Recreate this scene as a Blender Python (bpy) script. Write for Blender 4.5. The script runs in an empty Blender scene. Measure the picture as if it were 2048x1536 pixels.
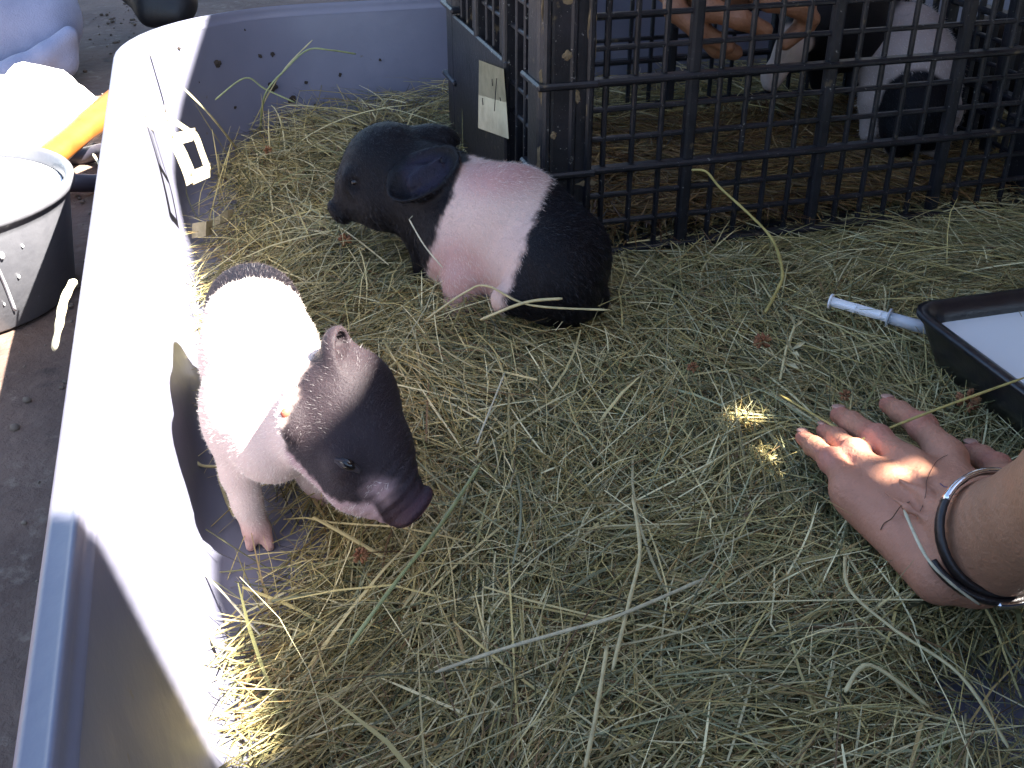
import bpy, bmesh, math, random
import numpy as np
from mathutils import Vector, Matrix
rng = np.random.default_rng(7)
random.seed(7)
D = bpy.data
SC = bpy.context.scene
COL = SC.collection

# ------------------------------------------------------------------ camera
F_PX, PITCH, YAW = 2200.0, math.radians(30), math.radians(15.6)
CAM = np.array([0, 0, .46])
_h = np.array([math.sin(YAW), math.cos(YAW), 0]); _r = np.array([math.cos(YAW), -math.sin(YAW), 0])
_z = np.array([0, 0, 1.0])
_a = math.cos(PITCH)*_h - math.sin(PITCH)*_z
_u = math.sin(PITCH)*_h + math.cos(PITCH)*_z
cam = D.cameras.new('camera'); camo = D.objects.new('camera', cam); COL.objects.link(camo)
cam.sensor_width = 36; cam.lens = F_PX/2048*36; cam.clip_start = .01; cam.clip_end = 200
camo.matrix_world = Matrix(((_r[0], _u[0], -_a[0], CAM[0]), (_r[1], _u[1], -_a[1], CAM[1]),
                            (_r[2], _u[2], -_a[2], CAM[2]), (0, 0, 0, 1)))
SC.camera = camo
# photo pixel (2048 x 1536) -> place
def ray(x, y): return _a + (x-1024)/F_PX*_r - (y-768)/F_PX*_u
def P(x, y, Z): return CAM + Z*ray(x, y)                  # at a known distance
def Pz(x, y, h): d = ray(x, y); return CAM + d*(h-CAM[2])/d[2]   # on a level
def Py(x, y, Y): d = ray(x, y); return CAM + d*(Y/d[1])
def Px(x, y, X): d = ray(x, y); return CAM + d*(X/d[0])
def R(px, Z): return px*Z/F_PX

# ------------------------------------------------------------------ light
SUN_EL, SUN_AZ = math.radians(52), math.radians(-40)      # azimuth from +X towards +Y
S = np.array([math.cos(SUN_EL)*math.cos(SUN_AZ), math.cos(SUN_EL)*math.sin(SUN_AZ), math.sin(SUN_EL)])
W = D.worlds.new('World'); SC.world = W; W.use_nodes = True
nt = W.node_tree
sky = nt.nodes.new('ShaderNodeTexSky'); sky.sky_type = 'NISHITA'; sky.sun_disc = False
sky.sun_elevation = SUN_EL; sky.sun_rotation = math.pi/2 - SUN_AZ
sky.air_density = 1.0; sky.dust_density = .7; sky.ozone_density = 1.0
nt.links.new(sky.outputs[0], nt.nodes['Background'].inputs[0]); nt.nodes['Background'].inputs[1].default_value = .048
sl = D.lights.new('sun', 'SUN'); sl.energy = 5; sl.angle = math.radians(.5); sl.color = (1, .95, .87)
so = D.objects.new('sun', sl); COL.objects.link(so)
so.rotation_euler = Vector(tuple(S)).to_track_quat('Z', 'Y').to_euler()
SC.view_settings.view_transform = 'Standard'; SC.view_settings.look = 'None'
SC.view_settings.gamma = 1; SC.view_settings.use_curve_mapping = False
SC.view_settings.exposure = 3.32
SC.cycles.max_bounces = 6; SC.cycles.diffuse_bounces = 3; SC.cycles.glossy_bounces = 2; SC.cycles.transmission_bounces = 4

# ------------------------------------------------------------------ materials
def mat(name, col, rough=.6, col2=None, scale=8, bump=0, bscale=60, attr=None, metal=0, spec=.5, thr=(.4, .65),
        spots=None, sss=0, detail=6, trans=0, pos=False, sheen=0):
    m = D.materials.new(name); m.use_nodes = True; n = m.node_tree.nodes; l = m.node_tree.links
    b = n['Principled BSDF']; b.inputs['Roughness'].default_value = rough; b.inputs['Metallic'].default_value = metal
    b.inputs['Specular IOR Level'].default_value = spec
    b.inputs['Base Color'].default_value = (*col, 1)
    tc = n.new('ShaderNodeTexCoord'); src = n.new('ShaderNodeNewGeometry').outputs['Position'] if pos else tc.outputs['Object']
    cur = None
    if attr:
        at = n.new('ShaderNodeVertexColor'); at.layer_name = attr; cur = at.outputs[0]
    def noise(sc, det=detail):
        t = n.new('ShaderNodeTexNoise'); t.inputs['Scale'].default_value = sc; t.inputs['Detail'].default_value = det
        t.inputs['Roughness'].default_value = .6
        l.new(src, t.inputs['Vector']); return t
    def mix(fac, a, bcol, mode='MIX'):
        x = n.new('ShaderNodeMix'); x.data_type = 'RGBA'; x.blend_type = mode
        if isinstance(fac, float): x.inputs[0].default_value = fac
        else: l.new(fac, x.inputs[0])
        for i, v in ((6, a), (7, bcol)):
            if isinstance(v, tuple): x.inputs[i].default_value = (*v, 1)
            else: l.new(v, x.inputs[i])
        return x.outputs[2]
    def ramp(src, lo, hi):
        rr = n.new('ShaderNodeMapRange'); rr.inputs[1].default_value = lo; rr.inputs[2].default_value = hi
        l.new(src, rr.inputs[0]); return rr.outputs[0]
    if col2:
        t = noise(scale); cur = mix(ramp(t.outputs[0], *thr), cur if cur else col, col2)
    if spots:
        for (sc, lo, hi, c) in spots:
            t = noise(sc, 8); cur = mix(ramp(t.outputs[0], lo, hi), cur if cur else col, c)
    if cur: l.new(cur, b.inputs['Base Color'])
    if bump:
        t = noise(bscale); bp = n.new('ShaderNodeBump'); bp.inputs['Strength'].default_value = 1
        bp.inputs['Distance'].default_value = bump; l.new(t.outputs[0], bp.inputs['Height']); l.new(bp.outputs[0], b.inputs['Normal'])
    if sss:
        b.inputs['Subsurface Weight'].default_value = sss; b.inputs['Subsurface Radius'].default_value = (1, .4, .25)
        b.inputs['Subsurface Scale'].default_value = .004
    if trans: b.inputs['Transmission Weight'].default_value = trans
    if sheen: b.inputs['Sheen Weight'].default_value = sheen
    return m
M = dict(
    dirt=mat('packed_earth', (.155, .10, .075), .9, (.095, .06, .046), 6, .006, 55, spots=[(40, .58, .7, (.22, .165, .125)), (9, .62, .7, (.05, .034, .028))]),
    tub=mat('grey_plastic', (.136, .136, .180), .38, (.162, .162, .212), 7, .0012, 14, spots=[(60, .68, .74, (.14, .12, .11))], thr=(.35, .7)),
    mud=mat('dried_dung', (.035, .024, .017), .9, None, 8, .002, 300),
    crate=mat('black_plastic', (.0055, .0055, .008), .42, (.014, .013, .017), 30, .0006, 160, pos=True, spec=.35,
              spots=[(46, .645, .70, (.085, .062, .036)), (150, .66, .72, (.20, .19, .18)), (420, .66, .72, (.30, .29, .28))]),
    paper=mat('weathered_card', (.52, .43, .27), .85, (.38, .31, .19), 40, .0008, 90),
    hay=mat('hay_fibre', (.4, .33, .16), .55, None, attr='col', spec=.35),
    hair=mat('bristles', (.5, .45, .4), .45, None, attr='col', spec=.4),
    pig=mat('piglet_skin', (.5, .3, .25), .5, None, attr='col', bump=.0007, bscale=700, spec=.14, sss=.08),
    skin=mat('human_skin', (.5, .28, .2), .5, None, attr='col', bump=.0013, bscale=260, spec=.35, sss=.10),
    nail=mat('fingernail', (.47, .27, .205), .35),
    eye=mat('eye', (.008, .006, .007), .08),
    blackp=mat('tray_plastic', (.008, .008, .012), .28, (.016, .016, .02), 40, .0004, 100),
    milk=mat('milk', (.80, .80, .79), .25, sss=.0),
    white=mat('white_plastic', (.82, .82, .82), .35),
    rubber=mat('rubber', (.02, .022, .03), .4),
    clear=mat('clear_plastic', (.7, .72, .76), .2, trans=.35),
    bucket=mat('dark_bucket', (.10, .10, .112), .32, (.13, .13, .142), 25, .0004, 80, spots=[(160, .70, .74, (.3, .3, .31))]),
    bag=mat('white_paper', (.78, .77, .74), .8, None, bump=.002, bscale=30),
    wood=mat('varnished_wood', (.27, .095, .018), .4, (.20, .065, .012), 30, .0004, 60),
    cloth=mat('blue_grey_cloth', (.27, .30, .43), .95, (.23, .26, .38), 22, .0015, 420, sheen=.3),
    boot=mat('black_leather', (.008, .008, .010), .55, None, bump=.001, bscale=90),
    steel=mat('polished_steel', (.72, .72, .74), .14, metal=1),
    leather=mat('dark_leather', (.018, .012, .011), .35, None, bump=.0005, bscale=400),
    strip=mat('split_wood', (.60, .53, .36), .7, (.48, .41, .27), 60, .0006, 200),
    added_canvas=mat('added_canvas', (.30, .29, .27), .95, None, bump=.001, bscale=600),
    added_pole=mat('added_pole_metal', (.3, .3, .3), .5),
    shirt=mat('dark_shirt', (.03, .035, .06), .95, None, bump=.002, bscale=80),
    jeans=mat('jeans', (.05, .07, .13), .95, None, bump=.002, bscale=200),
    headhair=mat('brown_hair', (.06, .035, .02), .6, None, bump=.003, bscale=120),
    orange=mat('orange_mark', (.38, .085, .045), .7),
)
# ------------------------------------------------------------------ mesh helpers
def link(name, me, m, parent=None):
    o = D.objects.new(name, me); COL.objects.link(o)
    if m is not None and len(me.materials) == 0: me.materials.append(M[m] if isinstance(m, str) else m)
    if parent is not None: o.parent = parent
    return o
def tag(o, label, cat, group=None):
    o['label'] = label; o['category'] = cat
    if group: o['group'] = group
    return o
def empty(name, loc=(0, 0, 0)):
    o = D.objects.new(name, None); COL.objects.link(o); o.location = loc; o.empty_display_size = .02; return o
def from_np(name, V, F, smooth=True, col=None):
    V = np.asarray(V, np.float32); F = np.asarray(F, np.int32); k = F.shape[1]
    me = D.meshes.new(name); me.vertices.add(len(V)); me.vertices.foreach_set('co', V.ravel())
    me.loops.add(F.size); me.loops.foreach_set('vertex_index', F.ravel())
    me.polygons.add(len(F)); me.polygons.foreach_set('loop_start', np.arange(0, F.size, k, dtype=np.int32))
    me.polygons.foreach_set('loop_total', np.full(len(F), k, np.int32))
    me.update(calc_edges=True)
    me.polygons.foreach_set('use_smooth', np.full(len(F), smooth, bool))
    if col is not None:
        c = me.color_attributes.new('col', 'FLOAT_COLOR', 'POINT')
        cc = np.ones((len(V), 4), np.float32); cc[:, :3] = col; c.data.foreach_set('color', cc.ravel())
    me.validate(); me.update()
    return me
def bm_mesh(name, bm, smooth=True):
    me = D.meshes.new(name); bm.normal_update(); bm.to_mesh(me); bm.free()
    for p in me.polygons: p.use_smooth = smooth
    return me
def box_mesh(name, sx, sy, sz, bev=.0, seg=2, c=(0, 0, 0)):
    bm = bmesh.new(); bmesh.ops.create_cube(bm, size=1)
    for v in bm.verts: v.co = Vector((v.co.x*sx+c[0], v.co.y*sy+c[1], v.co.z*sz+c[2]))
    if bev: bmesh.ops.bevel(bm, geom=bm.edges[:], offset=bev, segments=seg, affect='EDGES', profile=.5)
    return bm_mesh(name, bm, False)
def tube_mesh(name, pts, rad, seg=10, flat=1.0, caps=True, up=(0, 0, 1)):
    pts = [Vector(tuple(p)) for p in pts]; n = len(pts); V = []; Fq = []
    if not hasattr(rad, '__len__'): rad = [rad]*n
    for i, p in enumerate(pts):
        d = (pts[min(i+1, n-1)]-pts[max(i-1, 0)]).normalized()
        s = d.cross(Vector(up));
        if s.length < 1e-4: s = d.cross(Vector((1, 0, 0)))
        s.normalize(); t = s.cross(d).normalized()
        for k in range(seg):
            a = 2*math.pi*k/seg; V.append(p + s*math.cos(a)*rad[i] + t*math.sin(a)*rad[i]*flat)
    bm = bmesh.new(); vs = [bm.verts.new(v) for v in V]
    for i in range(n-1):
        for k in range(seg):
            bm.faces.new((vs[i*seg+k], vs[i*seg+(k+1) % seg], vs[(i+1)*seg+(k+1) % seg], vs[(i+1)*seg+k]))
    if caps:
        bm.faces.new(vs[:seg][::-1]); bm.faces.new(vs[-seg:])
    bmesh.ops.recalc_face_normals(bm, faces=bm.faces[:])
    return bm_mesh(name, bm)
def lathe_mesh(name, prof, seg=48, cap0=False, cap1=False):
    bm = bmesh.new(); rings = []
    for (r, z) in prof: rings.append([bm.verts.new((r*math.cos(2*math.pi*k/seg), r*math.sin(2*math.pi*k/seg), z)) for k in range(seg)])
    for a, b in zip(rings, rings[1:]):
        for k in range(seg): bm.faces.new((a[k], a[(k+1) % seg], b[(k+1) % seg], b[k]))
    if cap0: bm.faces.new(rings[0][::-1])
    if cap1: bm.faces.new(rings[-1])
    bmesh.ops.recalc_face_normals(bm, faces=bm.faces[:])
    return bm_mesh(name, bm)
def smooth_path(pts, n=8):
    pts = [np.array(p, float) for p in pts]; out = []
    for i in range(len(pts)-1):
        p0 = pts[max(i-1, 0)]; p1 = pts[i]; p2 = pts[i+1]; p3 = pts[min(i+2, len(pts)-1)]
        for t in np.linspace(0, 1, n, endpoint=False):
            out.append(.5*((2*p1)+(-p0+p2)*t+(2*p0-5*p1+4*p2-p3)*t*t+(-p0+3*p1-3*p2+p3)*t**3))
    out.append(pts[-1]); return out

# ------------------------------------------------------------------ implicit bodies -> one continuous skin
class Body:
    def __init__(s, h, k=.012): s.h = h; s.k = k; s.pr = []
    def cone(s, a, b, r1, r2, k=None, op='u'): s.pr.append(('c', np.array(a, float), np.array(b, float), r1, r2, s.k if k is None else k, op)); return s
    def chain(s, pts, rad, k=None, op='u'):
        for i in range(len(pts)-1): s.cone(pts[i], pts[i+1], rad[i], rad[i+1], k, op)
        return s
    def ball(s, c, r, k=None, op='u'):
        return s.ell(c, (r, r, r), np.eye(3), k, op)
    def ell(s, c, r, axes, k=None, op='u'):      # axes rows: unit vectors
        s.pr.append(('e', np.array(c, float), np.array(r, float), np.array(axes, float), 0, s.k if k is None else k, op)); return s
    def ear(s, c, r, axes, th, off, k=None):     # thin cupped shell: ellipsoid cap
        s.pr.append(('s', np.array(c, float), np.array(r, float), np.array(axes, float), (th, off), s.k if k is None else k, 'u')); return s
    @staticmethod
    def _cone(p, a, b, r1, r2):
        ba = b-a; l2 = max(ba@ba, 1e-9); rr = r1-r2
        if rr*rr > l2*.98: rr = math.copysign(math.sqrt(l2*.98), rr)
        a2 = l2-rr*rr; il2 = 1/l2; pa = p-a
        y = pa@ba; z = y-l2; x = pa*l2-ba*y[..., None]; x2 = (x*x).sum(-1)
        y2 = y*y*l2; z2 = z*z*l2; k = np.sign(rr)*rr*rr*x2
        d = (np.sqrt(np.maximum(x2*a2*il2, 0))+y*rr)*il2-r1
        c1 = np.sign(z)*a2*z2 > k; c2 = np.sign(y)*a2*y2 < k
        d = np.where(c2, np.sqrt(x2+y2)*il2-r1, d); d = np.where(c1, np.sqrt(x2+z2)*il2-r2, d)
        return d
    @staticmethod
    def _ell(p, c, r, A):
        q = (p-c)@A.T; k0 = np.sqrt(((q/r)**2).sum(-1)); k1 = np.sqrt(((q/(r*r))**2).sum(-1))
        return k0*(k0-1)/np.maximum(k1, 1e-6)
    def mesh(s):
        lo = np.full(3, 1e9); hi = -lo
        bb = []
        for t, a, b, c, d, k, op in s.pr:
            if t == 'c': l = np.minimum(a-c, b-d); u = np.maximum(a+c, b+d)
            else: m = np.abs(c.T)@b; l = a-m; u = a+m
            bb.append((l, u))
            if op == 'u': lo = np.minimum(lo, l); hi = np.maximum(hi, u)
        lo = lo-4*s.h; hi = hi+4*s.h; n = np.ceil((hi-lo)/s.h).astype(int)+1
        G = np.full(n, .05, np.float32)
        for (t, a, b, c, d, k, op), (l, u) in zip(s.pr, bb):
            mg = 2*k+4*s.h
            i0 = np.maximum(((l-mg-lo)/s.h).astype(int), 0); i1 = np.minimum(((u+mg-lo)/s.h).astype(int)+1, n)
            if (i1 <= i0).any(): continue
            ax = [lo[j]+s.h*np.arange(i0[j], i1[j]) for j in range(3)]
            p = np.stack(np.meshgrid(*ax, indexing='ij'), -1)
            if t == 'c': f = s._cone(p, a, b, c, d)
            elif t == 'e': f = s._ell(p, a, b, c)
            else:
                th, off = d; f0 = s._ell(p, a, b, c)
                q = (p-a)@c.T
                f = np.maximum(np.maximum(f0, -(f0+th)), off-q[..., 2])    # shell, only the +axis2 side
            sl = tuple(slice(i0[j], i1[j]) for j in range(3)); g = G[sl]
            if op == 'u':
                h = np.maximum(k-np.abs(g-f), 0)/k; G[sl] = np.minimum(g, f)-h*h*k*.25
            else:
                h = np.maximum(k-np.abs(g+f), 0)/k; G[sl] = np.maximum(g, -f)+h*h*k*.25
        return nets(G, lo, s.h)
def nets(G, lo, h):
    ins = G < 0
    c = [ins[x:ins.shape[0]-1+x, y:ins.shape[1]-1+y, z:ins.shape[2]-1+z] for x in (0, 1) for y in (0, 1) for z in (0, 1)]
    cnt = sum(a.astype(np.int8) for a in c); act = (cnt > 0) & (cnt < 8)
    idx = np.argwhere(act); vid = np.full(act.shape, -1, np.int32); vid[act] = np.arange(len(idx))
    val = [G[idx[:, 0]+x, idx[:, 1]+y, idx[:, 2]+z] for x in (0, 1) for y in (0, 1) for z in (0, 1)]
    cor = np.array([(x, y, z) for x in (0, 1) for y in (0, 1) for z in (0, 1)], float)
    acc = np.zeros((len(idx), 3)); m = np.zeros(len(idx))
    for i in range(8):
        for j in range(i+1, 8):
            if np.abs(cor[i]-cor[j]).sum() != 1: continue
            e = (val[i] < 0) != (val[j] < 0); t = np.where(e, val[i]/np.where(e, val[i]-val[j], 1), 0)
            acc += np.where(e[:, None], cor[i]+(cor[j]-cor[i])*t[:, None], 0); m += e
    V = lo+h*(idx+acc/m[:, None])
    Fs = []
    for ax in range(3):
        o1, o2 = [(1, 2), (2, 0), (0, 1)][ax]
        a = [slice(None)]*3; b = [slice(None)]*3; a[ax] = slice(0, -1); b[ax] = slice(1, None)
        A = ins[tuple(a)]; B = ins[tuple(b)]; e = np.argwhere(A != B)
        ok = (e[:, o1] > 0) & (e[:, o2] > 0) & (e[:, o1] < act.shape[o1]) & (e[:, o2] < act.shape[o2]); e = e[ok]
        flip = A[tuple(e.T)]
        def at(d1, d2):
            q = e.copy(); q[:, o1] -= d1; q[:, o2] -= d2; return vid[tuple(q.T)]
        q = np.stack([at(1, 1), at(0, 1), at(0, 0), at(1, 0)], 1)
        q[~flip] = q[~flip][:, ::-1]; Fs.append(q)
    F = np.concatenate(Fs); F = F[(F >= 0).all(1)]
    # light relaxation
    for _ in range(2):
        s = np.zeros_like(V); w = np.zeros(len(V))
        for i in range(4):
            np.add.at(s, F[:, i], V[F[:, (i+1) % 4]]); np.add.at(w, F[:, i], 1)
            np.add.at(s, F[:, (i+1) % 4], V[F[:, i]]); np.add.at(w, F[:, (i+1) % 4], 1)
        V = V*.5+.5*s/np.maximum(w, 1)[:, None]
    return V, F
def vnoise(p, sc, seed=0):           # cheap smooth noise for colour patches
    r = np.random.default_rng(seed); out = 0
    for i in range(6):
        d = r.normal(size=3); d /= np.linalg.norm(d); out = out+np.sin((p@d)*sc*(.6+.25*i)+r.uniform(0, 6.28))
    return out/6
def sstep(x, a, b): t = np.clip((x-a)/(b-a), 0, 1); return t*t*(3-2*t)
def lerp(a, b, t): return a+(b-a)*t[:, None]
def unit(v): v = np.array(v, float); return v/np.linalg.norm(v)
def frame(t, up):
    t = unit(t); s = unit(np.cross(t, up)); return t, s, np.cross(s, t)
def strands(name, V, F, col, n, flow, ln, wd, parent, m='hair', lift=.45, sel=None):
    """short bristles standing on a skin; one thin blade each"""
    A = V[F]; a0 = A[:, 0]; nr = np.cross(A[:, 2]-A[:, 0], A[:, 3]-A[:, 1]); ar = np.linalg.norm(nr, axis=1)+1e-12; nr /= ar[:, None]
    w = ar.copy()
    if sel is not None: w = w*sel(A.mean(1), nr)
    i = rng.choice(len(F), n, p=w/w.sum()); u = rng.random((n, 2, 1))
    p = A[i, 0]*(1-u[:, 0])*(1-u[:, 1])+A[i, 1]*u[:, 0]*(1-u[:, 1])+A[i, 2]*u[:, 0]*u[:, 1]+A[i, 3]*(1-u[:, 0])*u[:, 1]
    N = nr[i]; f = flow(p); f = f-N*(f*N).sum(1)[:, None]; f /= np.linalg.norm(f, axis=1)[:, None]+1e-9
    d = f*(1-lift)+N*lift+rng.normal(0, .18, (n, 3)); d /= np.linalg.norm(d, axis=1)[:, None]
    s = np.cross(d, N+rng.normal(0, .5, (n, 3))); s /= np.linalg.norm(s, axis=1)[:, None]+1e-9
    L = (ln*rng.uniform(.5, 1.2, n))[:, None]; b = p-N*.0006; t = p+d*L; mdl = p+(d*.8+f*.2)*L*.5
    wv = s*wd
    VV = np.stack([b-wv, b+wv, mdl+wv*.7, mdl-wv*.7, t+wv*.2, t-wv*.2], 1).reshape(-1, 3)
    o = np.arange(n)[:, None]*6; FF = np.concatenate([o+np.array([0, 1, 2, 3]), o+np.array([3, 2, 4, 5])])
    c = np.repeat(col(p), 6, 0)*np.repeat(rng.uniform(.7, 1.25, n), 6)[:, None]
    ob = link(name, from_np(name, VV, FF, False, np.clip(c, 0, .95)), m, parent); return ob
def sphere_mesh(name, r, seg=20):
    bm = bmesh.new(); bmesh.ops.create_uvsphere(bm, u_segments=seg, v_segments=seg//2, radius=1)
    for v in bm.verts: v.co = Vector((v.co.x*r[0], v.co.y*r[1], v.co.z*r[2]))
    return bm_mesh(name, bm)
def orient(o, c, axes):             # axes: world directions of local x, y, z
    o.matrix_world = Matrix(((axes[0][0], axes[1][0], axes[2][0], c[0]), (axes[0][1], axes[1][1], axes[2][1], c[1]),
                             (axes[0][2], axes[1][2], axes[2][2], c[2]), (0, 0, 0, 1)))

def crumple_mesh(name, r, seed, amp=.25, sharp=True, sub=4):
    bm = bmesh.new(); bmesh.ops.create_icosphere(bm, subdivisions=sub, radius=1)
    Vv = np.array([v.co[:] for v in bm.verts]); nn = 1+amp*(np.abs(vnoise(Vv, 3.2, seed))-.3)+amp*.5*np.abs(vnoise(Vv, 7, seed+1))-amp*.3*np.abs(vnoise(Vv, 13, seed+2))
    for v, k, co in zip(bm.verts, nn, Vv): v.co = Vector(tuple(co*k*np.array(r)))
    return bm_mesh(name, bm, not sharp)

# ================================================================== ground and shade
gm = D.meshes.new('ground'); GN = 90
gx = np.concatenate([np.linspace(-60, -3, 12), np.linspace(-2, 3, 160), np.linspace(4, 60, 12)])
gy = np.concatenate([np.linspace(-60, -2, 12), np.linspace(-1, 4, 160), np.linspace(5, 60, 12)])
X, Y = np.meshgrid(gx, gy, indexing='ij')
pp = np.stack([X.ravel(), Y.ravel(), 0*X.ravel()], 1)
zz = -.014+.004*vnoise(pp, 20, 3)+.003*vnoise(pp, 55, 4)
nx, ny = X.shape; ii = np.arange((nx-1)*(ny-1)); i0 = ii//(ny-1)*ny+ii % (ny-1)
ground = link('ground', from_np('ground', np.column_stack([pp[:, :2], zz]), np.stack([i0, i0+ny, i0+ny+1, i0+1], 1)), 'dirt')
ground['kind'] = 'structure'
# loose stones and crumbs on the earth beside the tub
bm = bmesh.new()
for i in range(300):
    y = random.uniform(.3, 2.6); x = -.095-abs(random.gauss(0, .07)) if random.random() < .8 else random.uniform(-.5, -.1)
    r = random.choice((.0012, .002, .002, .003, .0045))
    mtx = Matrix.Translation((x, y, -.011)) @ Matrix.Rotation(random.random()*6, 4, 'Z') @ Matrix.Diagonal((r*random.uniform(.7, 1.5), r, r*.7, 1))
    bmesh.ops.create_icosphere(bm, subdivisions=1, radius=1, matrix=mtx)
gv = link('gravel', bm_mesh('gravel', bm), mat('gravel', (.17, .13, .10), .9, (.10, .075, .058), 30)); gv['kind'] = 'stuff'
tag(gv, 'loose grit and crumbs on the earth beside the grey tub', 'gravel')

# added unseen sheet over the right-hand side, outline cut to shape the shade
ZC = 1.35
def shade_edge(y):
    return float(np.interp(y, [.42, .46, .50, .56, .60, .62, .65, .70, .80, .90, 1.0, 1.13, 1.3, 1.4, 1.6, 1.9],
                              [-.022, -.026, -.033, -.043, -.041, -.022, -.012, .004, .008, -.004, -.036, -.044, -.073, -.088, -.098, -.11]))
Y_FRONT, Y_BACK = .42, 1.84
def front_edge(y): return -.05-(y-.43)/.52+.006*math.sin(y*40)
holes = []   # holes cut in the added sheet for sun spots near the hand: centre (photo px on the hay), half sizes
for (px, py, z, hx, hy) in ((1520, 805, .045, .013, .008), (1640, 930, .05, .007, .020), (1768, 965, .066, .010, .006),
                            (1940, 1225, .045, .016, .007), (2010, 1285, .045, .016, .012), (1585, 880, .05, .005, .012)):
    q = Pz(px, py, z); g = q-S*(q[2]/S[2]); holes.append((g[0], g[1], hx, hy))
rows = np.arange(-1.3, 3.2, .005); sh = S*(ZC/S[2])
V = []; Fq = []
def strip(x0, x1, y0, y1):
    i = len(V)
    for (x, y) in ((x0, y0), (x1, y0), (x1, y1), (x0, y1)): V.append((x+sh[0], y+sh[1], ZC))
    Fq.append((i, i+1, i+2, i+3))
for y in rows:
    ym = y+.0025
    if ym < Y_FRONT or ym > Y_BACK: x0 = -.75
    else:
        if front_edge(ym) > -.75: strip(-.75, front_edge(ym), y, y+.005)
        x0 = shade_edge(ym)
    cuts = [(hx-hw*math.sqrt(1-((ym-hy)/hh)**2), hx+hw*math.sqrt(1-((ym-hy)/hh)**2)) for hx, hy, hw, hh in holes if abs(ym-hy) < hh]
    for a, b in sorted(cuts): 
        if a > x0: strip(x0, a, y, y+.005); x0 = b
    strip(x0, 1.55, y, y+.005)
can = empty('added_shade_sheet', (1.5+sh[0], .9, -.014))
tag(can, 'added unseen grey sheet on poles, cut to shape the shade on the tub', 'added_awning')
cme = from_np('added_canvas', np.array(V)-np.array(can.location), Fq, False)
link('added_canvas', cme, 'added_canvas', can)
for nm, (xa, ya), (xb, yb) in (('added_curtain', (1.55, -1.25), (1.55, 3.15)), ('added_curtain', (.15, 3.15), (1.53, 3.15))):  # added hangings out of view, to darken the crate
    cv = []; k = 80
    for i in range(k+1):
        t = i/k; w = .02*math.sin(i*.9)
        for z in (.05, ZC-.004): cv.append((xa+(xb-xa)*t+sh[0]+w*(xa == xb)-can.location[0], ya+(yb-ya)*t+w*(ya == yb)-can.location[1], z-can.location[2]))
    link(nm, from_np(nm, cv, [(2*i, 2*i+2, 2*i+3, 2*i+1) for i in range(k)]), 'added_canvas', can)
for (x, y) in ((1.5, -1.2), (1.5, 3.1), (.6, 3.1), (-.7, -1.2)):  # unseen supports added under the sheet
    q = np.array((x+sh[0], y+sh[1], 0))-np.array(can.location)
    link('added_pole', tube_mesh('added_pole', [q+(0, 0, 0-.014), q+(0, 0, ZC)], .014, 10), 'added_pole', can)

# ================================================================== grey tub
TX0, TX1, TY0, TY1, TR = -.042, 1.25, .03, 1.435, .18
def tub_ring(off, z, n=14, jit=0):
    out = []
    for (cx, cy, a0) in ((TX0+TR, TY1-TR, 90), (TX0+TR, TY0+TR, 180), (TX1-TR, TY0+TR, 270), (TX1-TR, TY1-TR, 0)):
        for k in range(n+1):
            a = math.radians(a0+90*k/n); out.append((cx+(TR+off)*math.cos(a), cy+(TR+off)*math.sin(a), z))
    # subdivide straight runs
    res = []
    for i, p in enumerate(out):
        q = out[(i+1) % len(out)]; d = math.dist(p[:2], q[:2]); m = max(1, int(d/.04)); m = 22 if m > 3 else 1
        for k in range(m): t = k/m; res.append((p[0]+(q[0]-p[0])*t, p[1]+(q[1]-p[1])*t, z))
    return res
def sweep(name, prof, m, parent, fill=False, wob=0):
    rings = [np.array(tub_ring(o, z)) for o, z in prof]; n = len(rings[0]); V = np.concatenate(rings)
    if wob:
        dv = vnoise(V, 14, 11)*wob*sstep(V[:, 2], .01, .06)*(1-sstep(V[:, 2], .13, .165))
        c = np.array([.6, .72, 0]); o = V-c; o[:, 2] = 0; V = V+dv[:, None]*o/np.linalg.norm(o, axis=1)[:, None]
    k = np.arange(n); Fs = []
    for r in range(len(prof)-1): Fs.append(np.stack([r*n+k, (r+1)*n+k, (r+1)*n+(k+1) % n, r*n+(k+1) % n], 1))
    if fill:
        V = np.vstack([V, [[.6, .72, 0.0]]]); Fs.append(np.stack([k, (k+1) % n, np.full(n, len(V)-1), np.full(n, len(V)-1)], 1))
    if fill:
        bm = bmesh.new(); vs = [bm.verts.new(v) for v in V]
        for q in np.concatenate(Fs):
            q = list(dict.fromkeys(int(a) for a in q)); bm.faces.new([vs[a] for a in q])
        bmesh.ops.recalc_face_normals(bm, faces=bm.faces[:]); return link(name, bm_mesh(name, bm), m, parent)
    return link(name, from_np(name, V, np.concatenate(Fs)), m, parent)
tub = empty('grey_tub', (.6, .72, 0)); tub.location = (0, 0, 0)
tag(tub, 'large shallow grey plastic tub with rounded corners, strewn with hay', 'tub')
sweep('basin', [(-.03, 0), (-.016, .0008), (-.007, .004), (-.001, .011), (.002, .022), (.009, .06), (.0165, .10), (.023, .135), (.0275, .160), (.0288, .166)], 'tub', tub, True, .006)
sweep('rim', [(.0288, .1662), (.0300, .169), (.0315, .170), (.0325, .1745), (.0336, .1785), (.0348, .1795), (.036, .1790), (.0375, .1778), (.044, .1775), (.047, .176), (.048, .172), (.0478, .150), (.046, .150), (.044, .168)], 'tub', tub)
sweep('outer_wall', [(.038, .165), (.016, .02), (.010, -.012)], 'tub', tub)
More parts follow.
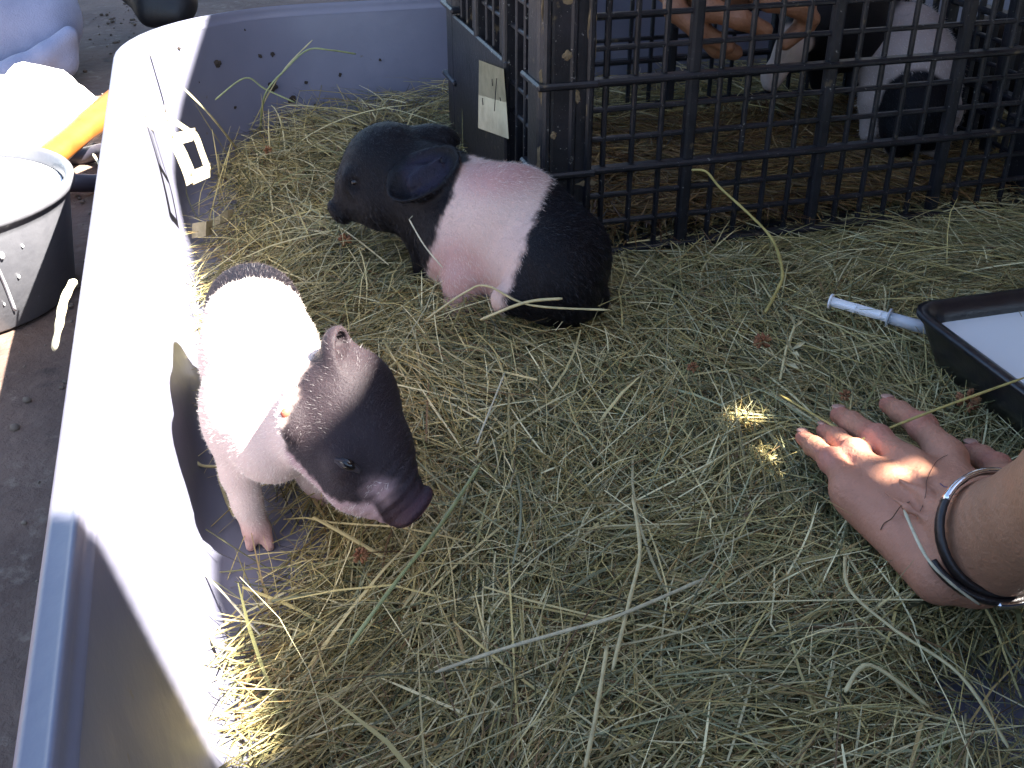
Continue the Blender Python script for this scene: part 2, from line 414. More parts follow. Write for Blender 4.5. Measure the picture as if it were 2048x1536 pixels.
def wall_hit(px, py):                # where the line of sight meets the tub's inner wall
    d = ray(px, py); t = 1.0
    while t < 3:
        q = CAM+d*t; z = q[2]; off = np.interp(z, [0, .022, .06, .10, .135, .16], [-.01, .002, .009, .0165, .023, .0275])
        dx = max(TX0+TR-q[0], q[0]-(TX1-TR)); dy = max(TY0+TR-q[1], q[1]-(TY1-TR))
        e = math.hypot(max(dx, 0), max(dy, 0))-TR if (dx > 0 or dy > 0) else -1
        if e > off-.002: return q
        t += .002
    return q
def mud_clump(px, py, r):
    q = wall_hit(px, py)
    o = link('mud_clump', crumple_mesh('mud_clump', (r*.62, r*.14, r*.5), int(px), 1.1, True, 3), 'mud', tub); o.location = tuple(q); o.rotation_euler = (0, px % 3, 0)
for a in ((358, 97, .0035), (432, 128, .009), (520, 112, .004), (545, 108, .0045), (545, 172, .010), (585, 198, .008), (612, 165, .004), (630, 210, .003), (398, 165, .002), (680, 150, .004), (760, 120, .003), (490, 60, .002), (470, 215, .003)): mud_clump(*a)

# ================================================================== plastic crate
CX0, CX1, CY0, CY1, CZ0, CZ1 = .283, .875, .92, 1.31, .035, .305
crate = empty('plastic_crate', ((CX0+CX1)/2, (CY0+CY1)/2, CZ0))
tag(crate, 'black plastic mesh crate with a card label, standing on the hay', 'crate')
O = np.array(crate.location)
def cpart(name, me, loc, m='crate'):
    o = link(name, me, m, crate); o.location = tuple(np.array(loc)-O); return o
rails = [.0395, .1216, .2033, .287]; minors = [.0670, .0943, .1489, .1761, .2310, .2590]
thick_x = [.431, .572, .713]; pitch = .0281
zm, zh = (CZ0+CZ1)/2, CZ1-CZ0
post = box_mesh('corner_post', .05, .05, zh, .012, 4)
for x in (CX0+.025, CX1-.025):
    for y in (CY0+.025, CY1-.025): cpart('corner_post', post, (x, y, zm))
groove = box_mesh('post_rib', .007, .006, zh-.01, .002, 1)
for dx in (.006, .030, .046): cpart('post_rib', groove, (CX0+dx, CY0+.001, zm))
collar = box_mesh('post_collar', .058, .058, .0065, .002, 1)
for z in rails:
    for x in (CX0+.025, CX1-.025): cpart('post_collar', collar, (x, CY0+.025, z))
    cpart('post_collar', collar, (CX0+.025, CY1-.025, z))
LX = CX1-CX0-.1; LY = CY1-CY0-.1
rail_x = box_mesh('rail', LX+.008, .013, .0062, .002, 1); minor_x = box_mesh('horizontal_bar', LX+.008, .006, .0045, .0012, 1)
vthin = box_mesh('vertical_bar', .0046, .0055, zh-.012, .0012, 1); vthick = box_mesh('upright', .0115, .011, zh-.006, .003, 2)
rail_y = box_mesh('rail', .016, LY+.008, .0075, .002, 1); minor_y = box_mesh('horizontal_bar', .006, LY+.008, .0045, .0012, 1)
vthin_y = box_mesh('vertical_bar', .008, .0048, zh-.012, .0012, 1); vthick_y = box_mesh('upright', .017, .012, zh-.006, .003, 2)
for y, sg in ((CY0+.010, -1), (CY1-.010, 1)):
    for z in rails: cpart('rail', rail_x, ((CX0+CX1)/2, y+sg*.004, z))
    for z in minors: cpart('horizontal_bar', minor_x, ((CX0+CX1)/2, y, z+.0004))
    x = CX0+.05+.020
    for x in np.arange(thick_x[0]-3*pitch, CX1-.05, pitch):
        if min(abs(x-t) for t in thick_x) > .01: cpart('vertical_bar', vthin, (x, y+.0004*sg, zm))
    for t in thick_x: cpart('upright', vthick, (t, y+.001*sg, zm))
for x, sg in ((CX0+.010, -1), (CX1-.010, 1)):
    for z in (rails if sg > 0 else rails[3:]): cpart('rail', rail_y, (x+sg*.004, (CY0+CY1)/2, z))
    for z in minors: cpart('horizontal_bar', minor_y, (x, (CY0+CY1)/2, z+.0004))
    for i, y in enumerate(np.arange(CY0+.073, CY1-.055, .0285)):
        if i % 4 == 2: cpart('upright', vthick_y, (x+.001*sg, y, zm))
        else: cpart('vertical_bar', vthin_y, (x+.0004*sg, y, zm))
cpart('side_panel', box_mesh('side_panel', .006, .235, .145, .002, 1), (CX0+.0035, 1.16, .125))
lab = [Px(x, y, CX0-.0015)-O for x, y in ((958, 120), (1009, 138), (1011, 205), (1017, 278), (958, 256), (956, 190))]
bm = bmesh.new(); lv = [bm.verts.new(tuple(p+np.array((-.001*math.sin(i*2), 0, 0)))) for i, p in enumerate(lab)]; bm.faces.new(lv)
bmesh.ops.solidify(bm, geom=bm.faces[:], thickness=.0012)
lo = link('card_label', bm_mesh('card_label', bm, False), 'paper', crate)
lo['label'] = 'tan rectangular card label with faint scribbles'
for (x0, y0, x1, y1) in ((993, 157, 989, 222), (984, 158, 985, 172), (965, 196, 966, 210), (1000, 195, 1001, 202)):   # pen strokes
    a = Px(x0, y0, CX0-.0035)-O; b = Px(x1, y1, CX0-.0035)-O
    link('pen_stroke', tube_mesh('pen_stroke', [a, (a+b)/2+(0, .0004, 0), b], .0005, 5), 'mud', crate)
bot = box_mesh('floor_slat', CX1-CX0-.03, .012, .006, .001, 1)
for y in np.arange(CY0+.03, CY1-.02, .032): cpart('floor_slat', bot, ((CX0+CX1)/2, y, CZ0+.003))
M['smear'] = mat('dried_mud', (.17, .125, .07), .95, (.10, .07, .04), 90, .0006, 300)
for i, (dx, z, dy, w, l) in enumerate(((.0455, .180, .0005, .003, .018), (.003, .205, .006, .003, .016), (.002, .13, .007, .0025, .022), (.046, .26, .0005, .004, .03), (.020, .288, -.0005, .009, .012), (.033, .193, -.0005, .0035, .006), (.004, .27, .006, .003, .02), (.045, .112, .0005, .009, .003), (.024, .23, -.0005, .005, .004), (.012, .16, -.0005, .003, .003))):
    cpart('mud_smear', crumple_mesh('mud_smear', (w, .0014, l), 80+3*i, .9, True, 3), (CX0+dx, CY0+dy, z), 'smear')

# ================================================================== piglets
BLK = np.array([.0042, .0034, .0048]); DKB = np.array([.026, .0185, .0215]); PNK = np.array([.46, .25, .22]); WHT = np.array([.60, .47, .42])
def ball_eye(c, axes, parent, r=.0045):
    o = link('eye', sphere_mesh('eye', (r*1.25, r*.8, r), 16), 'eye', None); orient(o, c, axes); o.parent = parent; return o

def surf(V, x, y, rad=5):          # skin point that shows at a photo pixel
    q = V-CAM; Z = q@_a; px = 1024+F_PX*(q@_r)/Z; py = 768-F_PX*(q@_u)/Z
    d = (px-x)**2+(py-y)**2; i = np.where(d < rad*rad)[0]
    if len(i) == 0: i = np.argsort(d)[:4]
    return V[i[np.argmin(Z[i])]]
# ---- sitting piglet by the crate
B = Body(.0017, .016)
sh1, md1, rp1 = P(940, 432, 1.0), P(1020, 458, .975), P(1112, 515, .955)
B.chain([sh1, md1, rp1], [.047, .0535, .0485])
B.cone(P(920, 500, .985), P(1040, 540, .955), .036, .034)                 # chest and belly
B.cone(P(1105, 545, .925), P(1130, 585, .925), .044, .030)                # haunch
B.cone(P(1130, 585, .915), P(1010, 600, .90), .020, .012)                 # folded hind leg towards the knee
B.cone(P(1185, 598, .935), P(1110, 625, .92), .015, .010, .008)
B.chain([P(925, 500, .965), P(925, 565, .955), P(908, 640, .958)], [.021, .0150, .0105], .010)   # near front leg
B.chain([P(860, 480, 1.02), P(850, 560, 1.03)], [.020, .010], .010)
hs, hsn = P(780, 340, 1.035), P(690, 414, 1.045)
B.chain([sh1, P(868, 390, 1.02), hs], [.045, .042, .040], .02)
B.cone(hs, P(742, 372, 1.042), .0435, .034, .010); B.cone(P(742, 385, 1.042), hsn, .026, .0125, .007)
B.ball(P(765, 405, 1.025), .026, .014)                                     # cheek
t1, s1, u1 = frame(hsn-hs, _z)
B.ell(hsn+t1*.009, (.0060, .0138, .0132), np.array([t1, s1, u1]), .006)                      # snout disc
B.cone(hsn-t1*.012-u1*.012, hsn-t1*.030-u1*.02, .009, .016, .008)          # chin
e1 = P(703, 368, 1.01)
B.ball(P(703, 362, 1.012), .010, .012); B.ball(P(704, 370, 1.000), .0055, .006, 's')
# ears: cupped shells
def ear_axes(outdir, tipdir):
    z = unit(outdir); x = unit(np.array(tipdir)-z*np.dot(tipdir, z)); return np.array([x, np.cross(z, x), z])
ea = ear_axes(_a*.75+_r*.35-_u*.45, _r*.85+_u*.42)
B.ear(P(846, 346, .966), (.037, .0270, .0125), ea, .0036, -.0005, .009)
B.cone(P(800, 362, .985), P(850, 340, .972), .010, .004, .010)
B.ear(P(862, 280, 1.03), (.028, .019, .015), ear_axes(-_a*.35+_u*.8, _r*.9-_u*.35), .0044, -.004, .005)
for dy in (-14, 0, 14): B.cone(P(822, 366+dy*.6, .9685), P(884, 328+dy, .9665), .0030, .0014, .004)     # ribs inside the ear
V1, F1 = B.mesh()
ax1 = unit(rp1-sh1)
def col1(p):
    nz = .004*vnoise(p, 260, 1)+.002*vnoise(p, 800, 2)
    front = (p-P(893, 410, .95))@unit(_r*.925-_u*.34)+nz                     # belt's front edge
    back = (p-P(1062, 460, .93))@unit(_r*.94-_u*.34)+nz
    leg = np.minimum(np.linalg.norm(p-P(915, 560, .95), axis=1), np.linalg.norm(p-P(915, 610, .945), axis=1))
    belt = sstep(front, -.003, .004)*(1-sstep(back, -.003, .004))
    legm = (1-sstep(leg, .026, .034))*sstep((p-P(872, 560, .97))@_r, 0, .006)
    belt = belt*sstep(np.minimum(np.linalg.norm(p-P(846, 346, .966), axis=1)-.032, np.linalg.norm(p-P(862, 280, 1.03), axis=1)-.030), 0, .004)
    w = np.maximum(belt, legm)
    c = lerp(np.repeat(BLK[None], len(p), 0), np.array([[.57, .41, .35]]), w)
    pk = (1-sstep(np.linalg.norm((p-P(1005, 350, .95))*[1, 1, 1.3], axis=1), .018, .052))
    c = lerp(c, PNK[None], w*np.clip(pk+.75*(1-sstep(leg, .02, .05)), 0, 1))
    ear_sheen = (1-sstep(np.linalg.norm(p-P(850, 342, .966), axis=1), .016, .028))  # bluish sheen inside the near ear, painted into the skin colour
    return lerp(c, np.array([[.016, .014, .026]]), ear_sheen)
pig1 = link('piglet', from_np('piglet', V1, F1, True, col1(V1)), 'pig')
tag(pig1, 'black piglet with a wide pink belt sitting beside the crate corner', 'piglet')
flow1 = lambda p: np.repeat((ax1*.8-_z*.5)[None], len(p), 0)
def fur1(p):
    c = col1(p); return np.where(c[:, :1] > .1, np.array([[.66, .53, .46]]), np.array([[.010, .0085, .0115]]))
strands('fur', V1, F1, fur1, 40000, flow1, .0055, .00011, pig1, lift=.2, sel=lambda c, n_: np.where(c[:, 2] < .05, .1, 1.0))
ball_eye(surf(V1, 706, 366)+_a*.0012, (unit(-_r*.95-_u*.2), unit(_a), unit(_u*.95-_r*.2)), pig1, .0030)
for sgn in (-1, 1):
    o = link('nostril', sphere_mesh('nostril', (.0012, .0024, .0034), 10), 'eye'); orient(o, hsn+t1*.0140+s1*sgn*.005, (t1, s1, u1)); o.parent = pig1

# ---- sunlit piglet walking along the tub wall
B = Body(.0016, .014)
rp2, bk2, sh2 = P(507, 622, .83), P(520, 712, .775), P(528, 812, .725)
B.chain([rp2, bk2, sh2], [.0360, .0390, .0350])
B.chain([rp2-_z*.022, bk2-_z*.026, sh2-_z*.02], [.029, .032, .028])
B.cone(sh2, P(545, 880, .70), .036, .028)
hoof = Pz(515, 1075, .010)
B.chain([P(488, 858, .715), P(480, 945, .720), P(494, 1005, .722), P(512, 1058, .728)], [.022, .0118, .0088, .0092], .008)
for dx in (-13, 15): B.cone(P(513+dx*.75, 1058, .729), P(519+dx*1.35, 1094, .728), .0062, .0034, .0022)
B.chain([P(610, 880, .735), P(640, 950, .757), P(655, 985, .765)], [.022, .013, .010], .010)
B.chain([rp2-_z*.03+_r*.018, rp2-_z*.075+_r*.02+_a*.005, rp2-_z*.105+_r*.02], [.026, .013, .009], .012)
B.chain([rp2-_z*.03-_r*.018, rp2-_z*.075-_r*.016+_a*.005, rp2-_z*.105-_r*.016], [.026, .013, .009], .012)
hs2, sn2 = P(688, 800, .672), P(806, 985, .642)
B.cone(sh2, hs2, .036, .031, .016)
mid2 = P(742, 900, .657)
t2, s2, u2 = frame(sn2-hs2, _z)
B.cone(hs2, mid2, .0315, .0245, .010); B.cone(mid2, sn2, .0232, .0122, .008)
B.cone(P(650, 860, .672), P(716, 958, .655), .029, .020, .012)               # cheek and jaw
B.cone(P(716, 965, .655), P(800, 1022, .648), .017, .0100, .008)            # lower jaw
dc2 = P(831, 1014, .641); td, sd2, ud = frame(_r*.72-_u*.66+_a*.22, _z); B.ell(dc2, (.0048, .0150, .0145), np.array([td, sd2, ud]), .005)                     # snout disc
eyeP = P(692, 930, .628)
# seat the eye on the skin of the right cheek
B.ball(P(688, 922, .636), .0095, .010)
for a in (.008, .0135, .019): # wrinkles over the snout
    c0 = sn2-t2*a
    for q in np.linspace(-1, 1, 9):
        pass
B.ear(P(682, 712, .655), (.0185, .0150, .0115), ear_axes(-_r*.78-_u*.10+_a*.22, _r*.25+_u*.8-_a*.1), .0036, -.003, .007)
B.ear(P(594, 832, .652), (.0165, .0135, .0110), ear_axes(-_a*.5+_r*.6+_u*.1, -_u*.7-_r*.5), .0040, -.005, .006)
V2, F2 = B.mesh()
# shallow snout wrinkles pressed into the skin
tt = (V2-dc2)@td; rad = np.linalg.norm((V2-dc2)-tt[:, None]*td, axis=1)
wr = np.where((tt > -.032) & (tt < -.002) & (rad < .03), np.sin(tt*2*math.pi/.0058)*.00055, 0)
V2 = V2-((V2-dc2)-tt[:, None]*td)/np.maximum(rad, 1e-4)[:, None]*wr[:, None]
ax2 = unit(rp2-sh2)
RUMP = float((surf(V2, 508, 552)-(rp2+_z*.010))@unit(ax2*.95+_z*.25))      # where the dark rump begins
def col2(p):
    nz = .004*vnoise(p, 260, 5)+.002*vnoise(p, 800, 6)
    rump = (p-(rp2+_z*.010))@unit(ax2*.95+_z*.25)+nz
    c = lerp(np.repeat(WHT[None], len(p), 0), BLK[None]*1.4, sstep(rump, RUMP-.0015, RUMP+.0015))
    headd = (p-P(612, 770, .66))@unit(t2*.55+_r*.72+_u*.12)+nz
    q = p-hs2; tq = q@t2; sq = q@s2; uq = q@u2
    hm = sstep(headd, -.004, .004)
    hc = np.repeat(DKB[None], len(p), 0)
    pale = np.array([.42, .29, .29])
    low = -uq-.0075-.10*tq+nz                                              # pale jaw and cheek
    hc = lerp(hc, pale[None], sstep(low+.012*np.exp(-((tq-.068)/.012)**2), .0015, .006)*(1-sstep(tq, .080, .088)))
    hc = lerp(hc, pale[None], .6*(1-sstep(np.linalg.norm(p-P(758, 985, .632), axis=1)+nz, .004, .014)))
    hc = lerp(hc, np.array([[.050, .027, .034]]), sstep(tq, .072, .088))       # mauve muzzle
    hc = lerp(hc, np.array([[.42, .16, .16]]), sstep((p-dc2)@td, .0022, .0036))
    c = lerp(c, hc, hm)
    lg = (1-sstep((p@_z), .010, .030))
    return lerp(c, PNK[None]*1.1, lg*(1-hm)*.7)
pig2 = link('piglet', from_np('piglet', V2, F2, True, col2(V2)), 'pig')
tag(pig2, 'piglet with a dark head and sunlit white back walking along the tub wall', 'piglet')
def fur2(p):
    c = col2(p); return np.where(c[:, :1] > .15, np.array([[.78, .70, .62]]), np.array([[.045, .034, .037]]))
strands('fur', V2, F2, fur2, 34000, lambda p: np.repeat((ax2*.8-_z*.45)[None], len(p), 0), .0036, .00009, pig2, lift=.2, sel=lambda c, n_: np.where((c[:, 2] < .022) | ((c-hs2)@t2 > .07), .04, 1.0))
ed = unit(_r*.9-_u*.42); eu = unit(_u*.9+_r*.42)
ec = surf(V2, 694, 932); o = link('eye', sphere_mesh('eye', (.0062, .0036, .0036), 16), 'eye'); orient(o, ec+_a*.0020, (ed, np.cross(eu, ed), eu)); o.parent = pig2
lidm = mat('eyelid_skin', (.026, .017, .020), .55)
for h0, h1, r in ((8, 11, .0013), (-7, -5, .0010)):
    pts = []
    for k in np.linspace(-1, 1, 9):
        w = (1-k*k); a = 694+34*k*.93+.42*(h0*w+(0 if abs(h0) < 12 else h1*.35)); b = 932+34*k*.40-.9*(h0*w+(0 if abs(h0) < 12 else h1*.35))
        pts.append(surf(V2, a, b))
    pts = smooth_path([np.mean(pts[max(0, i-1):i+2], 0) for i in range(9)], 3)
    link('eyelid', tube_mesh('eyelid', pts, r, 6), lidm, pig2)
for sgn in (-1, 1):
    o = link('nostril', sphere_mesh('nostril', (.0010, .0024, .0034), 10), 'eye'); orient(o, dc2+td*.0044+sd2*sgn*.0060, (td, sd2, ud)); o.parent = pig2
o = link('ear_mark', sphere_mesh('ear_mark', (.0030, .0026, .0036), 12), 'orange', pig2); o.location = tuple(surf(V2, 571, 823)+_a*.001)

# ---- piglets inside the crate
B = Body(.0024, .016)
B.chain([P(1832, 222, 1.255), P(1828, 150, 1.275), P(1815, 95, 1.315)], [.043, .050, .048])
B.chain([P(1770, 120, 1.285), P(1752, 200, 1.275), P(1738, 268, 1.285)], [.030, .018, .011], .012)
B.chain([P(1880, 140, 1.31), P(1895, 220, 1.32), P(1895, 270, 1.33)], [.028, .016, .010], .012)
B.chain([P(1800, 265, 1.245), P(1795, 300, 1.25)], [.022, .012], .012); B.chain([P(1865, 265, 1.25), P(1870, 305, 1.26)], [.022, .012], .012)
B.chain([P(1800, 85, 1.33), P(1730, 60, 1.35), P(1680, 85, 1.35)], [.044, .038, .022], .016)
B.ear(P(1725, 25, 1.33), (.026, .018, .014), ear_axes(_a+_r*.2, _r+_u*.3), .005, -.003, .006)
V3, F3 = B.mesh()
def col3(p):
    d = np.linalg.norm(p-P(1832, 232, 1.21), axis=1)+.004*vnoise(p, 200, 9)
    c = lerp(np.repeat(BLK[None], len(p), 0), (WHT*.6)[None], sstep(d, .052, .060))  # pale skin darkened in colour for the shade inside the crate
    hd = (P(1728, 90, 1.33)-p)@unit(_r*.6-_u*.5)
    return lerp(c, BLK[None], sstep(hd, -.004, .006))
pig3 = link('piglet', from_np('piglet', V3, F3, True, col3(V3)), 'pig')
tag(pig3, 'pink piglet with a round black rump standing in the crate', 'piglet')
strands('fur', V3, F3, lambda p: np.where(col3(p)[:, :1] > .1, np.array([[.6, .5, .45]]), np.array([[.012, .01, .012]])), 8000, lambda p: np.repeat((_z*-.6-_a)[None], len(p), 0), .007, .00018, pig3, lift=.3)
B = Body(.0026, .016)
B.chain([P(1640, 40, 1.24), P(1690, 60, 1.28), P(1715, -10, 1.30)], [.040, .044, .040])
B.chain([P(1608, 50, 1.225), P(1580, 100, 1.215), P(1545, 152, 1.22), P(1540, 168, 1.22)], [.026, .0155, .011, .008], .010)
B.chain([P(1650, 90, 1.27), P(1640, 165, 1.30)], [.024, .012], .010)
B.chain([P(1640, 30, 1.24), P(1590, -50, 1.25), P(1560, -90, 1.24)], [.038, .036, .016], .014)
V4, F4 = B.mesh()
def col4(p):
    d = np.minimum(np.linalg.norm(p-P(1575, 105, 1.21), axis=1), np.linalg.norm(p-P(1545, 155, 1.21), axis=1))
    return lerp(np.repeat((WHT*.6)[None], len(p), 0), BLK[None], sstep(d, .026, .034))  # pink leg colour lowered too, standing in for the crate's shade
pig4 = link('piglet', from_np('piglet', V4, F4, True, col4(V4)), 'pig')
tag(pig4, 'black piglet with one pink foreleg held by the hand in the crate', 'piglet')

B = Body(.003, .016)
B.chain([P(1960, 120, 1.33), P(2060, 130, 1.36)], [.05, .055]); B.chain([P(1960, 120, 1.33), P(1935, 190, 1.36), P(1932, 235, 1.37)], [.045, .032, .016], .012)
for x in (1965, 2050): B.chain([P(x, 170, 1.33), P(x+4, 265, 1.36)], [.026, .011], .010)
B.ear(P(1955, 120, 1.30), (.024, .018, .014), ear_axes(_a+_r*.2, _r+_u*.3), .005, -.003, .006)
V5, F5 = B.mesh(); pig5 = link('piglet', from_np('piglet', V5, F5, True, np.repeat(BLK[None]*.9, len(V5), 0)), 'pig')
tag(pig5, 'all black piglet in the dark end of the crate', 'piglet')

# ================================================================== hay
EY = [.30, .41, .50, .53, .55, .60, .685, .80, 1.05, 1.20, 1.27, 1.38, 1.5]
EX = [-.02, -.018, -.022, -.012, .004, .036, .020, -.005, -.024, .006, .012, -.004, .0]
def hay_h(x, y):
    e = np.interp(y, EY, EX); d = x-e
    h = .046*sstep(d, -.012, .13)
    h = h*(.85+.3*vnoise(np.stack([x, y, 0*x], 1), 16, 21))
    b = np.sqrt(((x-.362)/.075)**2+((y-.345)/.055)**2); h = h*sstep(b, .4, 1.15)                       # bare patch at the front
    bk = sstep(y, 1.25, 1.40); h = h+.02*bk*sstep(x, .02, .2)
    for c, r in ((P(1040, 590, .93), .05),): h = h*(1-.12*np.exp(-((x-c[0])**2+(y-c[1])**2)/r**2))
    for (px, py, r, a) in ((900, 640, .04, .016), (1040, 645, .045, .016), (1180, 640, .04, .014), (740, 500, .05, .010)):
        c = Pz(px, py, .03); h = h+a*np.exp(-((x-c[0])**2+(y-c[1])**2)/r**2)
    h = h+.022*sstep(y, 1.12, 1.32)*sstep(d, 0, .05)
    hd = np.exp(-(((x-.36)/.085)**2+((y-.47)/.07)**2)); h = h*(1-.25*hd)
    return h
PAL = np.array([(.44, .35, .155), (.50, .41, .22), (.33, .275, .125), (.215, .205, .095), (.25, .25, .155), (.32, .22, .10), (.17, .10, .05), (.64, .56, .36), (.075, .075, .037)])
PAL = PAL*np.array([.93, .93, .79])
PW = np.array([.19, .16, .12, .12, .08, .08, .06, .12, .10])
NOCAP = False
def blades(n, xy, h, L, w, tilt, pal=PW, flat=.3, ns=5, heading=None, curv=.26, lift=0):
    c = PAL[rng.choice(len(PAL), n, p=pal/pal.sum())]*rng.uniform(.5, 1.35, (n, 1))
    fld = 2.6*vnoise(np.column_stack([xy, np.zeros(n)]), 7, 23)+1.3*vnoise(np.column_stack([xy, np.zeros(n)]), 21, 24)+.9
    a = np.where(rng.random(n) < .55, fld+rng.normal(0, .45, n), rng.uniform(0, 2*math.pi, n))
    t = np.linspace(-.5, .5, ns); ca = rng.normal(0, curv, n)*(L/.1)
    ang = a[:, None]+ca[:, None]*t[None]; kink = (rng.random(n) < .16)*rng.normal(0, .5, n); kp = rng.uniform(-.3, .3, n)
    ang = ang+np.where(t[None] > kp[:, None], kink[:, None], 0)
    st = (L/(ns-1))[:, None]; pit = rng.normal(0, 1, n)*tilt
    drp = -np.abs(rng.normal(0, .25, n))
    el = pit[:, None]+drp[:, None]*t[None]*1.6
    dx = np.cos(ang)*np.cos(el)*st; dy = np.sin(ang)*np.cos(el)*st; dz = np.sin(el)*st
    def cum(d): q = np.cumsum(d, 1)-d; return q-q[:, ns//2:ns//2+1]
    px = xy[:, :1]+cum(dx); py = xy[:, 1:]+cum(dy)
    z0 = h*rng.random(n)**.65+lift
    pz = z0[:, None]+cum(dz)
    mn = np.minimum(pz.min(1), 0)-.0006; pz = pz-np.where(mn < 0, mn, 0)[:, None]*1
    hh = hay_h(px.ravel(), py.ravel()).reshape(px.shape)
    if not NOCAP: pz = np.where(pz > hh+.014, hh+.014+(pz-hh-.014)*.45, pz)
    # stay inside the tub walls
    px = np.maximum(px, -.049); 
    roll = rng.uniform(0, math.pi, n)
    sx = -np.sin(ang); sy = np.cos(ang)
    taper = np.interp(t, [-.5, -.3, .35, .5], [.8, 1, .9, .35])[None]*(w/2)[:, None]
    Vs = []
    for k, (u, v) in enumerate(((-1, -.5), (1, -.5), (0, 1))):
        uu = u*np.cos(roll)-v*flat*np.sin(roll); vv = u*np.sin(roll)*.6+v*flat*np.cos(roll)
        Vs.append(np.stack([px+sx*uu[:, None]*taper, py+sy*uu[:, None]*taper, pz+vv[:, None]*taper], -1))
    V = np.stack(Vs, 2).reshape(-1, 3)            # n, ns, 3
    o = (np.arange(n)*ns*3)[:, None, None]; i = (np.arange(ns-1)*3)[None, :, None]
    q = np.array([[0, 1, 4, 3], [1, 2, 5, 4], [2, 0, 3, 5]])
    F = (o[..., None]+i[..., None]+q[None, None]).reshape(-1, 4)
    C = np.repeat(c, ns*3, 0)
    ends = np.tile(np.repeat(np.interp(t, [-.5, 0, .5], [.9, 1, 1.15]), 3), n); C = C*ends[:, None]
    return V, F, C
def join(parts):
    V = []; F = []; C = []; o = 0
    for v, f, c in parts: V.append(v); F.append(f+o); C.append(c); o += len(v)
    return np.concatenate(V), np.concatenate(F), np.concatenate(C)
def scatter(n, dens):
    out = []
    while sum(map(len, out)) < n:
        q = np.column_stack([rng.uniform(-.05, 1.22, n), rng.uniform(.24, 1.42, n)])
        d = 1.0/(.35+q[:, 1])**1.3*dens(q); out.append(q[rng.random(n) < d/ d.max()])
    return np.concatenate(out)[:n]
def fr_w(q):     # more of it where it is seen, thinner where the layer is thin
    e = np.interp(q[:, 1], EY, EX); k = sstep(q[:, 0]-e, -.02, .06)
    v = q[:, 0]*_r[0]+q[:, 1]*_r[1]; fwd = q@_h[:2]; off = np.abs(v)/np.maximum(fwd, .05)
    vis = np.where(off < .62, 1, .25)
    b = np.sqrt(((q[:, 0]-.362)/.075)**2+((q[:, 1]-.345)/.055)**2)
    ins = (q[:, 0] > CX0+.04) & (q[:, 0] < CX1-.03) & (q[:, 1] > CY0+.05) & (q[:, 1] < CY1-.03)
    return (k+.012*(q[:, 0] > e-.05))*vis*np.where(ins, .25, 1)*np.where(b < .85, .05, 1)
parts = []
n = 52000; q = scatter(n, fr_w); hh = hay_h(q[:, 0], q[:, 1])
parts.append(blades(n, q, hh, rng.gamma(4, .016, n)+.02, rng.uniform(.0006, .0014, n), .16))
n = 28000; q = scatter(n, fr_w); hh = hay_h(q[:, 0], q[:, 1])
parts.append(blades(n, q, hh, rng.gamma(4, .013, n)+.015, rng.uniform(.0005, .0011, n), .25, curv=.5))
n = 2600; q = scatter(n, fr_w); hh = hay_h(q[:, 0], q[:, 1])                 # flat leaf blades
parts.append(blades(n, q, hh, rng.gamma(4, .018, n)+.02, rng.uniform(.0016, .0030, n), .14, flat=.12, pal=np.array([.1, .1, .15, .2, .15, .15, .08, .05, .02])))
n = 1500; q = scatter(n, fr_w); hh = hay_h(q[:, 0], q[:, 1])                 # long stalks on top
parts.append(blades(n, q, hh*.25, rng.uniform(.09, .2, n), rng.uniform(.0010, .0019, n), .09, flat=.8, pal=np.array([.3, .3, .1, .05, .05, .05, 0, .25, 0]), ns=7, lift=hh*.82))
n = 4200; q = scatter(n, fr_w); hh = hay_h(q[:, 0], q[:, 1])                 # pale straws lying on top
parts.append(blades(n, q, hh*.2, rng.uniform(.03, .10, n), rng.uniform(.0007, .0014, n), .12, flat=.6, pal=np.array([.3, .35, .05, .03, .06, .05, 0, .5, 0]), lift=hh*.85))
n = 4200; q = scatter(n, fr_w); hh = hay_h(q[:, 0], q[:, 1])                 # chaff
parts.append(blades(n, q, hh, rng.uniform(.006, .02, n), rng.uniform(.0012, .003, n), .4, flat=.2, pal=np.array([.1, .05, .1, .1, .1, .25, .25, .05, .05]), ns=3))
n = 260; q = np.column_stack([rng.uniform(.0, .30, n), rng.uniform(1.20, 1.40, n)]); hh = hay_h(q[:, 0], q[:, 1])     # tufts standing up at the back wall
NOCAP = True
parts.append(blades(n, q, hh*.6, rng.uniform(.04, .11, n), rng.uniform(.0009, .0018, n), .75, lift=.012, pal=np.array([.25, .2, .15, .15, .15, .05, 0, .1, 0])))
NOCAP = False
n = 160; q = np.column_stack([np.interp(np.linspace(.42, 1.3, n), EY, EX)+rng.normal(.0, .015, n), np.linspace(.42, 1.3, n)])    # strays at the edge of the heap
parts.append(blades(n, q, np.full(n, .01), rng.uniform(.03, .09, n), rng.uniform(.0007, .0015, n), .25))
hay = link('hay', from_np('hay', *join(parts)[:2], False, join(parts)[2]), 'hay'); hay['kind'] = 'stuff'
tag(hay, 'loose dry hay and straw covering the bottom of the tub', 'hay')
# browner litter inside the crate, its colour also lowered for the shade there
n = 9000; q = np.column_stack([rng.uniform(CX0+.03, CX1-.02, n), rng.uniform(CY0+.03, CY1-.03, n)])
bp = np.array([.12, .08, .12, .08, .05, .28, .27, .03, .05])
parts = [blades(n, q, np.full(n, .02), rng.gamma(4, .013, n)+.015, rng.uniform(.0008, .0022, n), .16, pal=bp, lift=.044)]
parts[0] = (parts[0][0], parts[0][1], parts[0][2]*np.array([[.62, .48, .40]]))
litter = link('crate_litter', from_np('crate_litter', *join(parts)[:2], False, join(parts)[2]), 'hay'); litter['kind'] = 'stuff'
tag(litter, 'brownish hay litter lying inside the black crate', 'hay')

